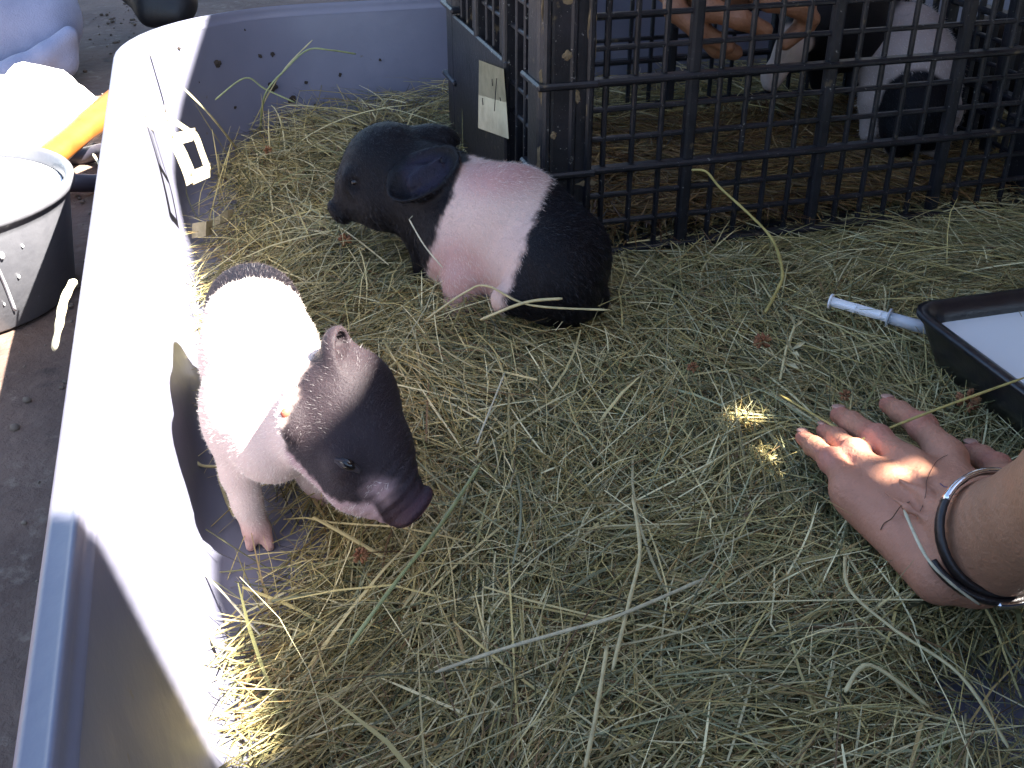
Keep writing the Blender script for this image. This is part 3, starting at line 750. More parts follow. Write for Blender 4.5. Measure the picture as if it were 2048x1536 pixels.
# single stalks that stand out
def stalk(pts, w, col, label, group=None):
    p = smooth_path(pts, 6); nn = len(p); rad = [w*(.92+.08*math.sin(i*1.7)) if 0 < i < nn-1 else w*.5 for i in range(nn)]
    m = mat('stalk', col, .5, tuple(c*.75 for c in col), 120, .0002, 300)
    o = link('hay_stalk', tube_mesh('hay_stalk', p, rad, 7, .7), m); tag(o, label, 'hay stalk', 'single hay stalks'); return o
ST = (.52, .44, .22); YE = (.46, .36, .11); GR = (.30, .33, .14); PA = (.58, .53, .36)
stalk([Pz(870, 1345, .056), Pz(1000, 1300, .058), Pz(1130, 1262, .06), Pz(1240, 1230, .06), Pz(1410, 1157, .058)], .0013, (.50, .44, .27), 'long pale straw lying straight across the hay in front of the piglets')
stalk([Py(1383, 340, .90), Py(1412, 343, .895), Py(1440, 375, .885), Py(1500, 430, .86), Py(1545, 480, .84), Pz(1565, 545, .06), Pz(1552, 585, .052), Pz(1530, 625, .045)], .0017, YE, 'bent bright yellow stalk rising against the crate grid')
stalk([Py(300, 108, 1.33), Py(350, 160, 1.31), Py(420, 230, 1.27), Pz(475, 300, .03)], .0016, ST, 'straight straw leaning on the tub corner')
stalk([Py(712, 108, 1.40), Py(660, 100, 1.39), Py(615, 100, 1.39), Py(570, 140, 1.38), Py(530, 190, 1.37), Pz(520, 270, .03)], .0017, GR, 'kinked green stalk against the back wall of the tub')
stalk([Py(430, 200, 1.36), Py(490, 156, 1.37), Py(530, 178, 1.37), Py(590, 205, 1.36)], .0015, GR, 'arched green stalk against the back wall of the tub')
stalk([Py(625, 80, 1.40), Py(560, 150, 1.39), Pz(500, 260, .04)], .0012, ST, 'thin slanted straw against the back wall of the tub')
stalk([Pz(1560, 790, .05), Pz(1680, 860, .06), Pz(1740, 905, .07)], .0011, YE, 'yellow straw crossing the fingertips')
stalk([Pz(1720, 880, .07), Pz(1870, 820, .08), Pz(2050, 755, .09)], .0012, YE, 'yellow straw slanting from the index finger to the milk tray')
stalk([Pz(1808, 1020, .085), Pz(1850, 1110, .085), Pz(1900, 1165, .075), Pz(1960, 1210, .06)], .0011, PA, 'pale straw lying over the wrist')
stalk([Pz(1010, 745, .05), Pz(960, 870, .056), Pz(955, 885, .055)], .0008, PA, 'fine pale straw standing free between the two piglets')
stalk([Pz(820, 437, .10), Pz(860, 400, .105)], .0007, PA, 'short straw caught on the neck of the sitting piglet')
stalk([P(818, 438, .955), P(848, 490, .95), P(885, 535, .94)], .0008, PA, 'straw hanging from the chest of the sitting piglet')
stalk([P(850, 640, .90), P(930, 585, .895), P(975, 572, .89), P(1060, 610, .885), P(1220, 620, .88)], .0013, ST, 'bent straw across the feet of the sitting piglet')
stalk([P(960, 640, .89), P(1050, 605, .885), P(1125, 597, .88)], .0018, ST, 'thick straw across the hind leg of the sitting piglet')
stalk([Pz(1690, 1385, .05), Pz(1740, 1330, .055), Pz(1860, 1415, .04)], .0014, ST, 'straw bent to an angle near the bare patch of tub floor')
stalk([Pz(1690, 1110, .05), Pz(1700, 1180, .055), Pz(1790, 1260, .05), Pz(1920, 1350, .045), Pz(2020, 1500, .04)], .0012, ST, 'long thick stalk running below the hand')
stalk([Pz(960, 930, .05), Pz(880, 1050, .056), Pz(780, 1180, .056), Pz(700, 1290, .05)], .0014, GR, 'grey green grass blade in front of the walking piglet')
stalk([P(148, 560, .60), P(128, 600, .585), P(118, 650, .58), P(108, 700, .585)], .0028, PA, 'pale torn straw hanging over the outside of the tub rim')
stalk([P(186, 308, .90), P(204, 336, .89)], .0013, PA, 'stub of straw sticking out over the tub rim by the bucket')
stalk([Pz(380, 905, .012), Pz(400, 930, .012), Pz(455, 940, .02), Pz(470, 1000, .012), Pz(468, 1030, .006), Pz(440, 960, .004), Pz(430, 880, .004)], .0016, ST, 'looped straw beside the foreleg of the walking piglet')
stalk([Pz(388, 1128, .010), Pz(450, 1190, .014), Pz(520, 1270, .02)], .0008, PA, 'thin straw lying on the bare tub floor')
stalk([Pz(370, 1215, .006), Pz(410, 1245, .010), Pz(432, 1290, .012), Pz(470, 1300, .02)], .0016, ST, 'short bent straw at the edge of the sunlit tub floor')
stalk([Pz(1215, 1290, .055), Pz(1190, 1440, .055), Pz(1170, 1536, .055)], .0013, ST, 'yellow stalk pointing towards the front of the tub')
stalk([Pz(1265, 990, .055), Pz(1280, 1100, .057), Pz(1262, 1190, .057), Pz(1225, 1340, .055)], .0013, ST, 'slightly curved straw crossing the long pale one')
for (px, py, r, lb) in ((1525, 683, .0065, 'dried red brown clover head beside the spray of dry leaves'), (690, 480, .006, 'dried clover head under the chin of the sitting piglet'),
                        (1385, 735, .004, 'small dried clover head in the open hay between sitting piglet and hand'), (535, 300, .005, 'dried clover head by the back wall of the tub'),
                        (720, 1110, .0045, 'dried clover head below the snout of the walking piglet'), (1935, 800, .008, 'large dried clover head beside the milk tray'),
                        (1690, 790, .004, 'small dried clover head beyond the middle fingertip')):     # clover heads
    bm = bmesh.new(); c = Pz(px, py, .048)
    for i in range(26):
        d = Vector((random.gauss(0, 1), random.gauss(0, 1), random.gauss(0, 1))).normalized()
        mt = Matrix.Translation(d*r*.75) @ d.to_track_quat('Z', 'Y').to_matrix().to_4x4() @ Matrix.Diagonal((r*.22, r*.22, r*.5, 1))
        bmesh.ops.create_icosphere(bm, subdivisions=1, radius=1, matrix=mt)
    o = link('clover_head', bm_mesh('clover_head', bm, False), mat('dry_clover', (.20, .07, .03), .8, (.30, .15, .06), 200)); o.location = tuple(c)
    tag(o, lb, 'clover head', 'dried clover heads in the hay')
# dry leaf spray near the hand
sp = empty('dry_leaf_spray', tuple(Pz(1560, 760, .04)))
tag(sp, 'spray of pointed pale dry leaves standing up from the hay near the fingertips', 'dry plant')
o0 = np.array(sp.location)
link('stem', tube_mesh('stem', [np.zeros(3), P(1572, 700, .86)-o0, P(1590, 650, .86)-o0], .0011, 6), mat('stem', ST, .6), sp)
for (x0, y0, x1, y1, w) in ((1590, 655, 1580, 625, 6), (1590, 655, 1607, 640, 6), (1583, 700, 1570, 678, 8), (1583, 700, 1612, 684, 9), (1583, 705, 1600, 712, 7), (1575, 728, 1560, 708, 7), (1575, 728, 1598, 738, 8), (1570, 735, 1562, 752, 6)):
    a = P(x0, y0, .858); b = P(x1, y1, .852); d = unit(b-a); s = unit(np.cross(d, _a)); m_ = (a+b)/2+_u*.001; ww = R(w, .86)
    bm = bmesh.new(); vs = [bm.verts.new(tuple(v-o0)) for v in (a, m_-s*ww*.6-_a*.001, b, m_+s*ww*.6-_a*.001)]; vm = bm.verts.new(tuple(m_+_a*.001-o0))
    for i in range(4): bm.faces.new((vs[i], vs[(i+1) % 4], vm))
    link('leaf', bm_mesh('leaf', bm), mat('leaf', (.46, .40, .22), .6), sp)

# ================================================================== kneeling person: hand, forearm, body
B = Body(.0015, .007)
wr = P(1962, 1082, .622); el_dir = unit(P(2075, 1030, .575)-wr)
elbow = wr+el_dir*.25
def fin(pts, zs, rad, k=.004):
    q = [Pz(x, y, z) for (x, y), z in zip(pts, zs)]; B.chain(q, rad, k); return q
fl = fin([(1606, 875), (1628, 893), (1663, 922), (1703, 978)], [.047, .053, .060, .062], [.0056, .0066, .0073, .0092])
fr = fin([(1650, 862), (1673, 877), (1710, 906), (1760, 958)], [.049, .056, .065, .066], [.0062, .0070, .0079, .0098])
fm = fin([(1678, 830), (1703, 845), (1755, 878), (1820, 932)], [.050, .058, .068, .070], [.0066, .0074, .0083, .0104])
fi = fin([(1776, 809), (1800, 824), (1845, 854), (1893, 912)], [.049, .056, .065, .068], [.0066, .0074, .0085, .0108])
ft = fin([(1944, 902), (1964, 916), (1995, 935), (2010, 985)], [.046, .050, .056, .062], [.0070, .0082, .0092, .0140])
for q, r in ((fl, .0078), (fr, .0086), (fm, .0090), (fi, .0092)):
    B.ball(q[2]+_z*.0004, r, .005)                       # finger knuckles
wl, wrr = wr-_u*.012-_r*.006, wr+_u*.014+_r*.004
for q, t in ((fl, -1.5), (fr, -.5), (fm, .35), (fi, 1.2)):
    e = wr+unit(np.cross(el_dir, _a))*0+(_u*.011*t*.9)+_r*.0-_z*.004
    B.cone(q[3]-_z*.004, e, .0115, .0150, .012)             # metacarpals
    B.cone(q[3]+_z*.0012, (q[3]*.45+e*.55)+_z*.0068, .0088, .0034, .0032)   # knuckle and tendon
for vp in (((1770, 985), (1815, 1015), (1870, 1045)), ((1840, 945), (1850, 990), (1890, 1030)), ((1800, 960), (1850, 990), (1862, 1020))):
    B.chain([Pz(x, y, .0795) for x, y in vp], [.0011, .0014, .0012], .0060)      # veins
B.cone(Pz(1740, 1020, .052), Pz(1880, 1150, .056), .013, .017, .012)    # heel of the hand
B.cone(ft[3], wr+_u*.008, .0150, .0185, .012)
B.chain([wr-el_dir*.012, wr+el_dir*.02, wr+el_dir*.10, wr+el_dir*.19, elbow], [.0225, .0250, .0325, .0375, .035], .016)
B.cone(wr-_z*.008-_u*.010, wr+el_dir*.06-_z*.006, .019, .026, .014)
shoulder = elbow+np.array([.08, -.19, .20])
B.cone(elbow, elbow+(shoulder-elbow)*.55, .038, .045, .02)
Vh, Fh = B.mesh()
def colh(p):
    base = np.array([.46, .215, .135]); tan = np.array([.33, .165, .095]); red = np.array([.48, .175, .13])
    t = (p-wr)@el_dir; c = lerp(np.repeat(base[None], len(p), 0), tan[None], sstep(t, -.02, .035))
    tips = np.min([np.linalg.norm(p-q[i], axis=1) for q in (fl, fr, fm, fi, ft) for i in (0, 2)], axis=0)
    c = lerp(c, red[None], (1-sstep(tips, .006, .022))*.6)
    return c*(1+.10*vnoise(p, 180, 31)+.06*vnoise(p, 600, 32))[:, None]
# coarse body under the clothes, off to the right
B2 = Body(.006, .02)
neck = shoulder+np.array([.17, -.02, .08]); hip = np.array([neck[0]+.05, neck[1]-.16, .30])
B2.chain([shoulder, neck, neck+np.array([-.02, .03, .10])], [.05, .055, .05]); hd = neck+np.array([-.03, .06, .19])
B2.ell(hd, (.075, .092, .108), np.eye(3)); B2.cone(hd+np.array([-.01, .075, -.045]), hd+np.array([-.01, .07, -.075]), .035, .03)
B2.cone(hd+np.array([-.005, .092, .0]), hd+np.array([-.008, .106, -.022]), .009, .014)
B2.chain([neck, hip], [.08, .10])
Vb, Fb = B2.mesh()
Vp = np.concatenate([Vh, Vb]); Fp = np.concatenate([Fh, Fb+len(Vh)])
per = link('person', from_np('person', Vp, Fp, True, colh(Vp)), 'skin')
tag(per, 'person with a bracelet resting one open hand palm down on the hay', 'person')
for q, r in ((fl, .0050), (fr, .0056), (fm, .0060), (fi, .0060), (ft, .0064)):
    d = unit(q[0]-q[1]); s = unit(np.cross(d, _z)); nrm = np.cross(s, d)
    o = link('fingernail', sphere_mesh('fingernail', (r*1.05, r*.80, .0016), 14), 'nail'); orient(o, q[0]+d*.0018+nrm*r*.93, (d, s, nrm)); o.parent = per
# creases over the finger joints and the blue pen mark on the back of the hand
for q, r in ((fl, .0077), (fr, .0085), (fm, .0089), (fi, .0091)):
    d = unit(q[2]-q[1]); s = unit(np.cross(d, _z)); nn = np.cross(s, d)
    if nn[2] < 0: nn = -nn
    for off in (-.0032, 0, .003):
        pts = [q[2]+d*off+s*r*math.sin(a)*1.0+nn*r*math.cos(a)*1.0+nn*.0001 for a in np.linspace(-.75, .75, 7)]
        link('knuckle_crease', tube_mesh('knuckle_crease', pts, .00034, 5), mat('crease', (.20, .08, .05), .7), per)
penm = mat('pen_ink', (.035, .03, .12), .5)
pts = [surf(Vh, x, y, 5)-_a*.0002 for x, y in ((1880, 962), (1886, 970), (1893, 971), (1897, 980), (1905, 979), (1909, 987))]
link('pen_mark', tube_mesh('pen_mark', pts, .00032, 5), penm, per)['label'] = 'blue pen squiggle on the back of the hand'
pts = [surf(Vh, x, y, 5)-_a*.0011 for x, y in ((1893, 905), (1876, 916), (1862, 934), (1853, 958), (1846, 985), (1840, 1012), (1832, 1034))]
o = link('hair_strand', tube_mesh('hair_strand', smooth_path(pts, 4), .00016, 5), 'mud'); tag(o, 'single dark hair lying across the back of the hand', 'hair')
pts = [surf(Vh, x, y, 5)-_a*.0011 for x, y in ((1816, 1000), (1797, 1014), (1778, 1034), (1766, 1044), (1758, 1060))]
o = link('hay_stalk', tube_mesh('hay_stalk', smooth_path(pts, 4), .0003, 5), mat('brown_stalk', (.09, .05, .025), .7)); tag(o, 'thin brown stalk stuck to the outer edge of the hand', 'hay stalk', 'single hay stalks')
sb = Body(.006, .02)
sb.cone(elbow+(shoulder-elbow)*.3, shoulder, .056, .066); sb.chain([shoulder, neck-_z*.03], [.066, .075]); sb.chain([neck-_z*.05, (neck+hip)/2, hip], [.10, .135, .14])
sb.cone(neck-_z*.03+np.array([.08, -.02, -.02]), neck+np.array([.2, -.05, -.12]), .07, .06); sb.cone(neck+np.array([.2, -.05, -.12]), neck+np.array([.22, .1, -.3]), .055, .045)
Vs_, Fs_ = sb.mesh(); link('shirt', from_np('shirt', Vs_, Fs_), 'shirt', per)
sb = Body(.008, .02)
for sx in (-.1, .1):
    hp = hip+np.array([sx, 0, -.04]); kn = np.array([hp[0], hp[1]+.34, .08]); an = np.array([hp[0], hp[1]-.06, .05])
    kn[1] = min(kn[1], -.05); sb.chain([hip+np.array([sx, 0, 0]), hp, kn, an], [.12, .12, .075, .05])
Vs_, Fs_ = sb.mesh(); link('trousers', from_np('trousers', Vs_, Fs_), 'jeans', per)
hb = Body(.006, .02); hb.ell(hd+np.array([0, -.02, .018]), (.085, .095, .108), np.eye(3)); Vs_, Fs_ = hb.mesh()
link('hair', from_np('hair', Vs_, Fs_), 'headhair', per)

# bracelet
br = empty('bracelet', tuple(wr+el_dir*.016)); tag(br, 'bracelet of dark leather cord with a polished steel plate around the wrist', 'bracelet')
o0 = np.array(br.location); bx = unit(np.cross(el_dir, _z)); by = np.cross(bx, el_dir)
def ring(a0, a1, r, off=0, n=28, tilt=.0):
    return [bx*math.cos(a)*r+by*math.sin(a)*r*.93+el_dir*(off+tilt*math.sin(a)) for a in np.linspace(a0, a1, n)]
pw = [(math.degrees(math.atan2((by)@(-_a), bx@(-_a))))]
mid = math.radians(pw[0])                                  # the side that faces up towards the camera
def flat_ring(name, a0, a1, r, wd, th, m, off=0, tilt=0, n=30):
    c = ring(a0, a1, r, off, n, tilt); V = []; Fq = []
    for i, p in enumerate(c):
        nrm = unit(p-el_dir*(p@el_dir))
        for (u_, v_) in ((-wd, 0), (-wd*.6, th), (wd*.6, th), (wd, 0), (0, -th*.3)): V.append(p+el_dir*u_+nrm*v_)
    for i in range(n-1):
        for k in range(5): Fq.append((i*5+k, i*5+(k+1) % 5, (i+1)*5+(k+1) % 5, (i+1)*5+k))
    bm = bmesh.new(); vs = [bm.verts.new(tuple(v)) for v in V]
    for q in Fq: bm.faces.new([vs[i] for i in q])
    bm.faces.new(vs[:5]); bm.faces.new(vs[-5:]); bmesh.ops.recalc_face_normals(bm, faces=bm.faces[:])
    return link(name, bm_mesh(name, bm), m, br)
A_UP = math.atan2(_u@by, _u@bx)
flat_ring('leather_band', A_UP+.95, A_UP+2*math.pi-.45, .0350, .0038, .0028, 'leather', 0, .006)
flat_ring('steel_plate', A_UP-1.0, A_UP+1.5, .0354, .0042, .0028, 'steel', 0, .006)
flat_ring('leather_band', A_UP+1.6, A_UP+4.4, .0385, .0030, .0030, 'leather', -.0095, -.004)
flat_ring('steel_clasp', A_UP+2.6, A_UP+3.3, .0405, .0036, .0030, 'steel', -.006, 0)

# ================================================================== hand reaching into the crate
B = Body(.0022, .008)
hw = P(1440, -90, 1.17)
B.chain([hw, P(1450, -30, 1.165)], [.028, .036], .014)
fgs = [[(1345, -30, 1.15), (1350, 20, 1.14), (1400, 62, 1.14), (1455, 92, 1.15)], [(1400, -20, 1.13), (1420, 20, 1.12), (1480, 38, 1.12), (1530, 60, 1.135)],
       [(1500, -30, 1.12), (1540, 0, 1.12), (1590, 12, 1.125), (1625, 38, 1.14)], [(1370, 10, 1.16), (1400, 60, 1.165), (1435, 95, 1.17), (1470, 105, 1.175)],
       [(1560, -40, 1.13), (1610, 0, 1.14), (1610, 50, 1.15), (1570, 85, 1.155)]]
for g in fgs: B.chain([P(*q) for q in g], [.0130, .0115, .0105, .0085], .005)
B.cone(P(1350, -40, 1.16), P(1540, -40, 1.14), .026, .022, .012)
sh2_ = np.array([.62, 1.62, .62]); B.chain([hw, hw+(sh2_-hw)*.5+_z*.04, sh2_], [.028, .042, .055], .02)
Vk, Fk = B.mesh()
B2 = Body(.008, .02); n2 = np.array([.80, 1.68, .70]); B2.chain([sh2_, n2, n2+np.array([0, -.03, .12])], [.06, .06, .05]); B2.ell(n2+np.array([0, -.05, .2]), (.075, .09, .108), np.eye(3)); B2.chain([n2, np.array([.80, 1.85, .3])], [.09, .11])
B2.cone(n2+np.array([0, -.14, .19]), n2+np.array([0, -.155, .165]), .01, .014)
Vb, Fb = B2.mesh(); Vp = np.concatenate([Vk, Vb]); Fp = np.concatenate([Fk, Fb+len(Vk)])
per2 = link('person', from_np('person', Vp, Fp, True, np.repeat(np.array([[.24, .105, .055]]), len(Vp), 0)*(1+.1*vnoise(Vp, 90, 41))[:, None]), 'skin')  # brown skin, its colour darkened further for the shade in the crate
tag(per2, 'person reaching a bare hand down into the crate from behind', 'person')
sb = Body(.008, .02); sb.cone(hw+(sh2_-hw)*.72+_z*.02, sh2_, .06, .075); sb.chain([sh2_, n2-_z*.04, n2+np.array([.18, .0, -.06])], [.075, .09, .075]); sb.chain([n2-_z*.06, np.array([.80, 1.78, .5]), np.array([.8, 1.85, .28])], [.12, .15, .15])
sb.cone(n2+np.array([.18, 0, -.06]), n2+np.array([.22, .1, -.36]), .07, .05)
Vs_, Fs_ = sb.mesh(); link('shirt', from_np('shirt', Vs_, Fs_), 'shirt', per2)
sb = Body(.01, .02)
for sx in (-.11, .11): sb.chain([np.array([.8+sx, 1.85, .26]), np.array([.8+sx, 1.60, .09]), np.array([.8+sx, 1.98, .05])], [.12, .08, .05])
Vs_, Fs_ = sb.mesh(); link('trousers', from_np('trousers', Vs_, Fs_), 'jeans', per2)
hb = Body(.008, .02); hb.ell(n2+np.array([0, -.03, .22]), (.085, .092, .108), np.eye(3)); Vs_, Fs_ = hb.mesh(); link('hair', from_np('hair', Vs_, Fs_), 'headhair', per2)

# ================================================================== milk tray and syringe
TRX0, TRX1, TRY0, TRY1, TRZ = .508, .80, .43, .668, .082
tray = empty('milk_tray', ((TRX0+TRX1)/2, (TRY0+TRY1)/2, .03)); tag(tray, 'shallow black plastic tray half full of milk, set in the hay', 'tray')
def rrect(x0, x1, y0, y1, r, z, n=5):
    out = []
    for cx, cy, a0 in ((x1-r, y1-r, 0), (x0+r, y1-r, 90), (x0+r, y0+r, 180), (x1-r, y0+r, 270)):
        for k in range(n+1): a = math.radians(a0+90*k/n); out.append((cx+r*math.cos(a), cy+r*math.sin(a), z))
    return out
o0 = np.array(tray.location); bm = bmesh.new(); rings = []
for d, z, r in ((.018, .034, .02), (.008, .06, .024), (.003, TRZ-.008, .024), (-.001, TRZ-.003, .024), (-.001, TRZ, .024), (.003, TRZ+.001, .024), (.010, TRZ-.002, .020), (.013, TRZ-.010, .016), (.022, .040, .012)):
    rings.append([bm.verts.new(tuple(np.array(p)-o0)) for p in rrect(TRX0+d, TRX1-d, TRY0+d, TRY1-d, r, z)])
for a, b in zip(rings, rings[1:]):
    for k in range(len(a)): bm.faces.new((a[k], a[(k+1) % len(a)], b[(k+1) % len(b)], b[k]))
bm.faces.new(rings[0]); bm.faces.new(rings[-1]); bmesh.ops.recalc_face_normals(bm, faces=bm.faces[:])
link('tray_shell', bm_mesh('tray_shell', bm), 'blackp', tray)
bm = bmesh.new(); bm.faces.new([bm.verts.new(tuple(np.array(p)-o0)) for p in rrect(TRX0+.0145, TRX1-.0145, TRY0+.0145, TRY1-.0145, .015, TRZ-.0125)])
link('milk', bm_mesh('milk', bm), 'milk', tray)

s0, s1_ = Pz(1660, 602, .055), Pz(1872, 662, .052); d = unit(s1_-s0); sd = unit(np.cross(d, _z)); up = np.cross(sd, d); L = np.linalg.norm(s1_-s0)
syr = empty('syringe', tuple(s0)); tag(syr, 'white plastic syringe lying in the hay against the milk tray', 'syringe')
def axial(name, x0, x1, r, m, seg=18, parent=syr):
    return link(name, tube_mesh(name, [d*x0, d*x1], r, seg), m, parent)
pl = axial('plunger', 0, .0016, .0064, 'white')
for (a, b) in ((sd, up), (up, sd)):
    bm = bmesh.new(); bmesh.ops.create_cube(bm, size=1)
    for v in bm.verts: v.co = Vector(tuple(d*(.0016+(v.co.x+.5)*.062)+a*v.co.y*.0080+b*v.co.z*.0016))
    link('plunger_rib', bm_mesh('plunger_rib', bm, False), 'white', syr)
for x in (.022, .043): axial('plunger_ring', x, x+.0012, .0041, 'white')
axial('barrel_flange', .050, .0515, .0080, 'clear')
axial('barrel', .0516, L-.004, .0052, 'clear')
axial('rubber_seal', .064, .072, .0049, 'rubber'); axial('liquid', .0722, L-.006, .0047, 'milk'); axial('nozzle', L-.004, L+.006, .0020, 'clear')

# ================================================================== strips of wood by the wall
fr_ = empty('broken_punnet', tuple(Pz(400, 400, 0))); tag(fr_, 'broken sunlit punnet of thin wooden strips against the tub wall', 'punnet')
o0 = np.array(fr_.location)
def ribbon(name, pts, wv, parent, m='strip', th=.0009):
    pts = [np.array(p) for p in pts]; V = []
    bm = bmesh.new(); rows_ = []
    for p in pts: rows_.append([bm.verts.new(tuple(p-wv/2)), bm.verts.new(tuple(p+wv/2))])
    for a, b in zip(rows_, rows_[1:]): bm.faces.new((a[0], a[1], b[1], b[0]))
    bmesh.ops.solidify(bm, geom=bm.faces[:], thickness=th); return link(name, bm_mesh(name, bm, False), m, parent)
def PX(x, y, k=0): return P(x, y, 1.10+(y-300)*-.0006+k*.8)
wv = (_u*.9+_r*.3)
ribbon('strip', [q-o0 for q in smooth_path([PX(290, 236), PX(345, 280), PX(372, 330), PX(384, 366)], 5)], unit(_r*.8+_u*.45)*.012, fr_)
ribbon('strip', [q-o0 for q in smooth_path([PX(318, 222, .03), PX(372, 258, .03), PX(390, 270, .03), PX(404, 306, .03), PX(416, 340, .02)], 5)], unit(_r*.8+_u*.45)*.0065, fr_)
ribbon('cross_strip', [PX(346, 280)-o0, PX(390, 268, .03)-o0], _u*.013, fr_)
ribbon('cross_strip', [PX(384, 356)-o0, PX(420, 340, .02)-o0], _u*.014, fr_)
ribbon('cross_strip', [PX(292, 232)-o0, PX(330, 222, .03)-o0], _u*.013, fr_)
ribbon('cross_strip', [PX(318, 230)-o0, PX(352, 275, .015)-o0], unit(_r+_u*.3)*.006, fr_)
st2 = empty('wood_shaving', tuple(Pz(410, 465, .004))); tag(st2, 'curled band of pale wood lying on the bare tub floor', 'wood strip'); o0 = np.array(st2.location)
ribbon('curl', [q-o0 for q in (Pz(384, 462, .012), Pz(395, 460, .020), Pz(412, 458, .022), Pz(425, 455, .014))], unit(_u+_r*.05)*.016, st2)
ribbon('curl', [q-o0 for q in (Pz(428, 450, .012), Pz(440, 440, .016), Pz(455, 432, .016), Pz(466, 430, .010))], unit(_u+_r*.05)*.013, st2)

# ================================================================== things outside the tub
bc = np.array([-.270, 1.110, -.014]); bk = empty('milk_bucket', tuple(bc)); tag(bk, 'low dark bucket brimming with white milk beside the tub', 'bucket')
link('bucket_wall', lathe_mesh('bucket_wall', [(.112, 0), (.116, .003), (.128, .095), (.130, .104), (.134, .106), (.136, .110), (.135, .115), (.131, .1165), (.127, .114), (.124, .10)], 64, True), 'bucket', bk)
mk = link('milk', lathe_mesh('milk', [(.0005, .1032), (.05, .1032), (.1235, .1032)], 48), 'milk', bk)
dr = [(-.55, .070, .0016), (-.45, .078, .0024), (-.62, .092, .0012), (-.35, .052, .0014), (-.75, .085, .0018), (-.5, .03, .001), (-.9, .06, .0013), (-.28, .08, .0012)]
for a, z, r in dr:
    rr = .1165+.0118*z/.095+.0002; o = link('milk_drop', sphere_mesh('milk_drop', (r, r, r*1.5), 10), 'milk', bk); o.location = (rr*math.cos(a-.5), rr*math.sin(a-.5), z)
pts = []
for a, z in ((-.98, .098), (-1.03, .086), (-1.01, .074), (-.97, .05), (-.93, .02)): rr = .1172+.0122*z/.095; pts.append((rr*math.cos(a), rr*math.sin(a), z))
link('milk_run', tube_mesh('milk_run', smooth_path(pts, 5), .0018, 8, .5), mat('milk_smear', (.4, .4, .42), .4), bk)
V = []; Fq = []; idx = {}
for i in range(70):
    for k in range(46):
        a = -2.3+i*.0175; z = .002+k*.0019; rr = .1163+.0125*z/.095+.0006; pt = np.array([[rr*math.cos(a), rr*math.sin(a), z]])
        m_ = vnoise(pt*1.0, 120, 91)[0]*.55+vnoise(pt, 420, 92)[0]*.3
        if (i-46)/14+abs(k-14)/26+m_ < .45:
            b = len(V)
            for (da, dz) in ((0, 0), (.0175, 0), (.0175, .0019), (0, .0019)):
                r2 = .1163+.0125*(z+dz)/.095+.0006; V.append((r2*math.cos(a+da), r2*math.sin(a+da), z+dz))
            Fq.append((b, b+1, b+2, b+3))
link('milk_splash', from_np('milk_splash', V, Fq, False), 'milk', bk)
# wooden handle
wa, wb = P(95, 318, 1.36), P(250, 190, 1.52)
hnd = link('wooden_handle', tube_mesh('wooden_handle', smooth_path([wa-(wb-wa)*.5, wa, (wa+wb)/2, wb, wb+(wb-wa)*.35], 5), [.019]*10+[.021]*11, 20, .8), 'wood')
tag(hnd, 'smooth orange wooden handle lying behind the bucket', 'handle')
# crumpled white paper bag
def crumple(name, c, r, m, seed, amp=.25, sharp=True, sub=4):
    o = link(name, crumple_mesh(name, r, seed, amp, sharp, sub), m); o.location = tuple(c); return o
bag = crumple('paper_bag', P(72, 245, 1.55), (.088, .05, .075), 'bag', 61, .35, False); tag(bag, 'crumpled sunlit white paper bag behind the bucket', 'paper bag')
bag.rotation_euler = (0, .25, .2)
# folded garment
gar = empty('folded_garment', tuple(Pz(60, 210, -.012))); tag(gar, 'pale blue grey garment folded in a heap behind the paper bag', 'garment'); o0 = np.array(gar.location)
gb = Body(.0045, .02)
ZG = 1.80
gb.cone(P(-60, 20, ZG), P(85, 55, ZG), .10, .060); gb.cone(P(60, -60, ZG), P(100, 25, ZG), .06, .045); gb.cone(P(-40, 110, ZG), P(70, 85, ZG), .055, .05)
gb.cone(P(-60, -60, ZG+.03), P(60, -80, ZG+.03), .12, .09)
Vg, Fg = gb.mesh(); Vg = Vg+unit(_u)*(.004*vnoise(Vg, 70, 71))[:, None]-_a*(.004*vnoise(Vg, 45, 72))[:, None]; link('upper_fold', from_np('upper_fold', Vg-o0, Fg), 'cloth', gar)
gb = Body(.004, .012)
hem = [P(-40, 168, ZG-.06), P(40, 138, ZG-.06), P(95, 110, ZG-.055), P(138, 70, ZG-.045)]
gb.chain(hem, [.022, .020, .018, .014]); gb.chain([P(-40, 190, ZG-.03), P(60, 145, ZG-.03), P(125, 125, ZG-.03), P(132, 95, ZG-.03)], [.02, .022, .022, .02])
Vg, Fg = gb.mesh(); link('hem', from_np('hem', Vg-o0, Fg), 'cloth', gar)
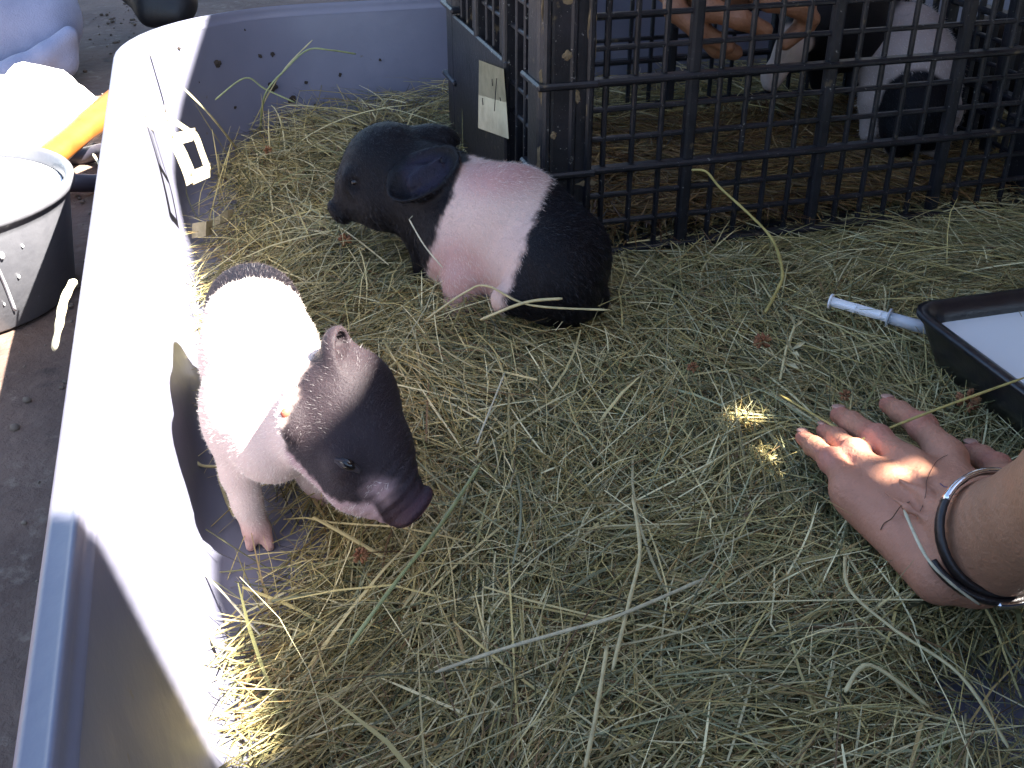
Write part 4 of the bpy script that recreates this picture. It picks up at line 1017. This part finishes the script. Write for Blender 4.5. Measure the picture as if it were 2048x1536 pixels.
# boot
bt = empty('black_boot', tuple(Pz(310, 60, -.012)+_h*.0)); bt.location = tuple(P(320, 8, 1.93)); o0 = np.array(bt.location)
tag(bt, 'black boot of a bystander standing behind the tub corner', 'boot')
gb = Body(.004, .02)
zt = P(330, 20, 1.95)
gb.chain([P(360, 8, 1.93), P(310, 5, 1.93), P(240, -60, 1.98)], [.030, .034, .040]); gb.cone(P(345, -20, 1.95), P(330, -140, 2.0), .045, .05)
gb.cone(P(355, 30, 1.92), P(300, 32, 1.92), .018, .016)
Vg, Fg = gb.mesh(); link('boot_upper', from_np('boot_upper', Vg-o0, Fg), 'boot', bt)
# rubber ring (hose coil) on the ground between bucket and tub
rc = Pz(172, 355, -.012)
ho = link('rubber_hose', tube_mesh('rubber_hose', [rc+np.array([math.cos(a)*.055-.015, math.sin(a)*.07, .012+.006*math.sin(a*3)]) for a in np.linspace(0, 5.6, 40)], .011, 10), mat('hose', (.045, .04, .055), .5)); tag(ho, 'coil of dark rubber hose between the bucket and the tub', 'hose')

# pieces of parts go one level deeper
bpy.context.view_layer.update()
def under(child, part):
    mw = child.matrix_world.copy(); child.parent = part; child.matrix_parent_inverse = part.matrix_world.inverted(); child.matrix_basis = mw
def kids(thing, name): return [c for c in thing.children if c.name.split('.')[0] == name]
posts = kids(crate, 'corner_post')
for nm in ('post_rib', 'post_collar', 'mud_smear'):
    for c in kids(crate, nm): under(c, min(posts, key=lambda p: (p.matrix_world.translation.xy-c.matrix_world.translation.xy).length))
for c in kids(crate, 'pen_stroke'): under(c, kids(crate, 'card_label')[0])
for c in kids(tub, 'mud_clump'): under(c, kids(tub, 'basin')[0])
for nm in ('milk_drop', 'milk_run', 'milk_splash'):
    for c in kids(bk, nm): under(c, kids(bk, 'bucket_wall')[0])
for c in kids(pig2, 'eyelid'): under(c, kids(pig2, 'eye')[0])
for nm in ('plunger_rib', 'plunger_ring'):
    for c in kids(syr, nm): under(c, kids(syr, 'plunger')[0])
for nm in ('rubber_seal', 'liquid', 'nozzle', 'barrel_flange'):
    for c in kids(syr, nm): under(c, kids(syr, 'barrel')[0])
bpy.context.view_layer.update()
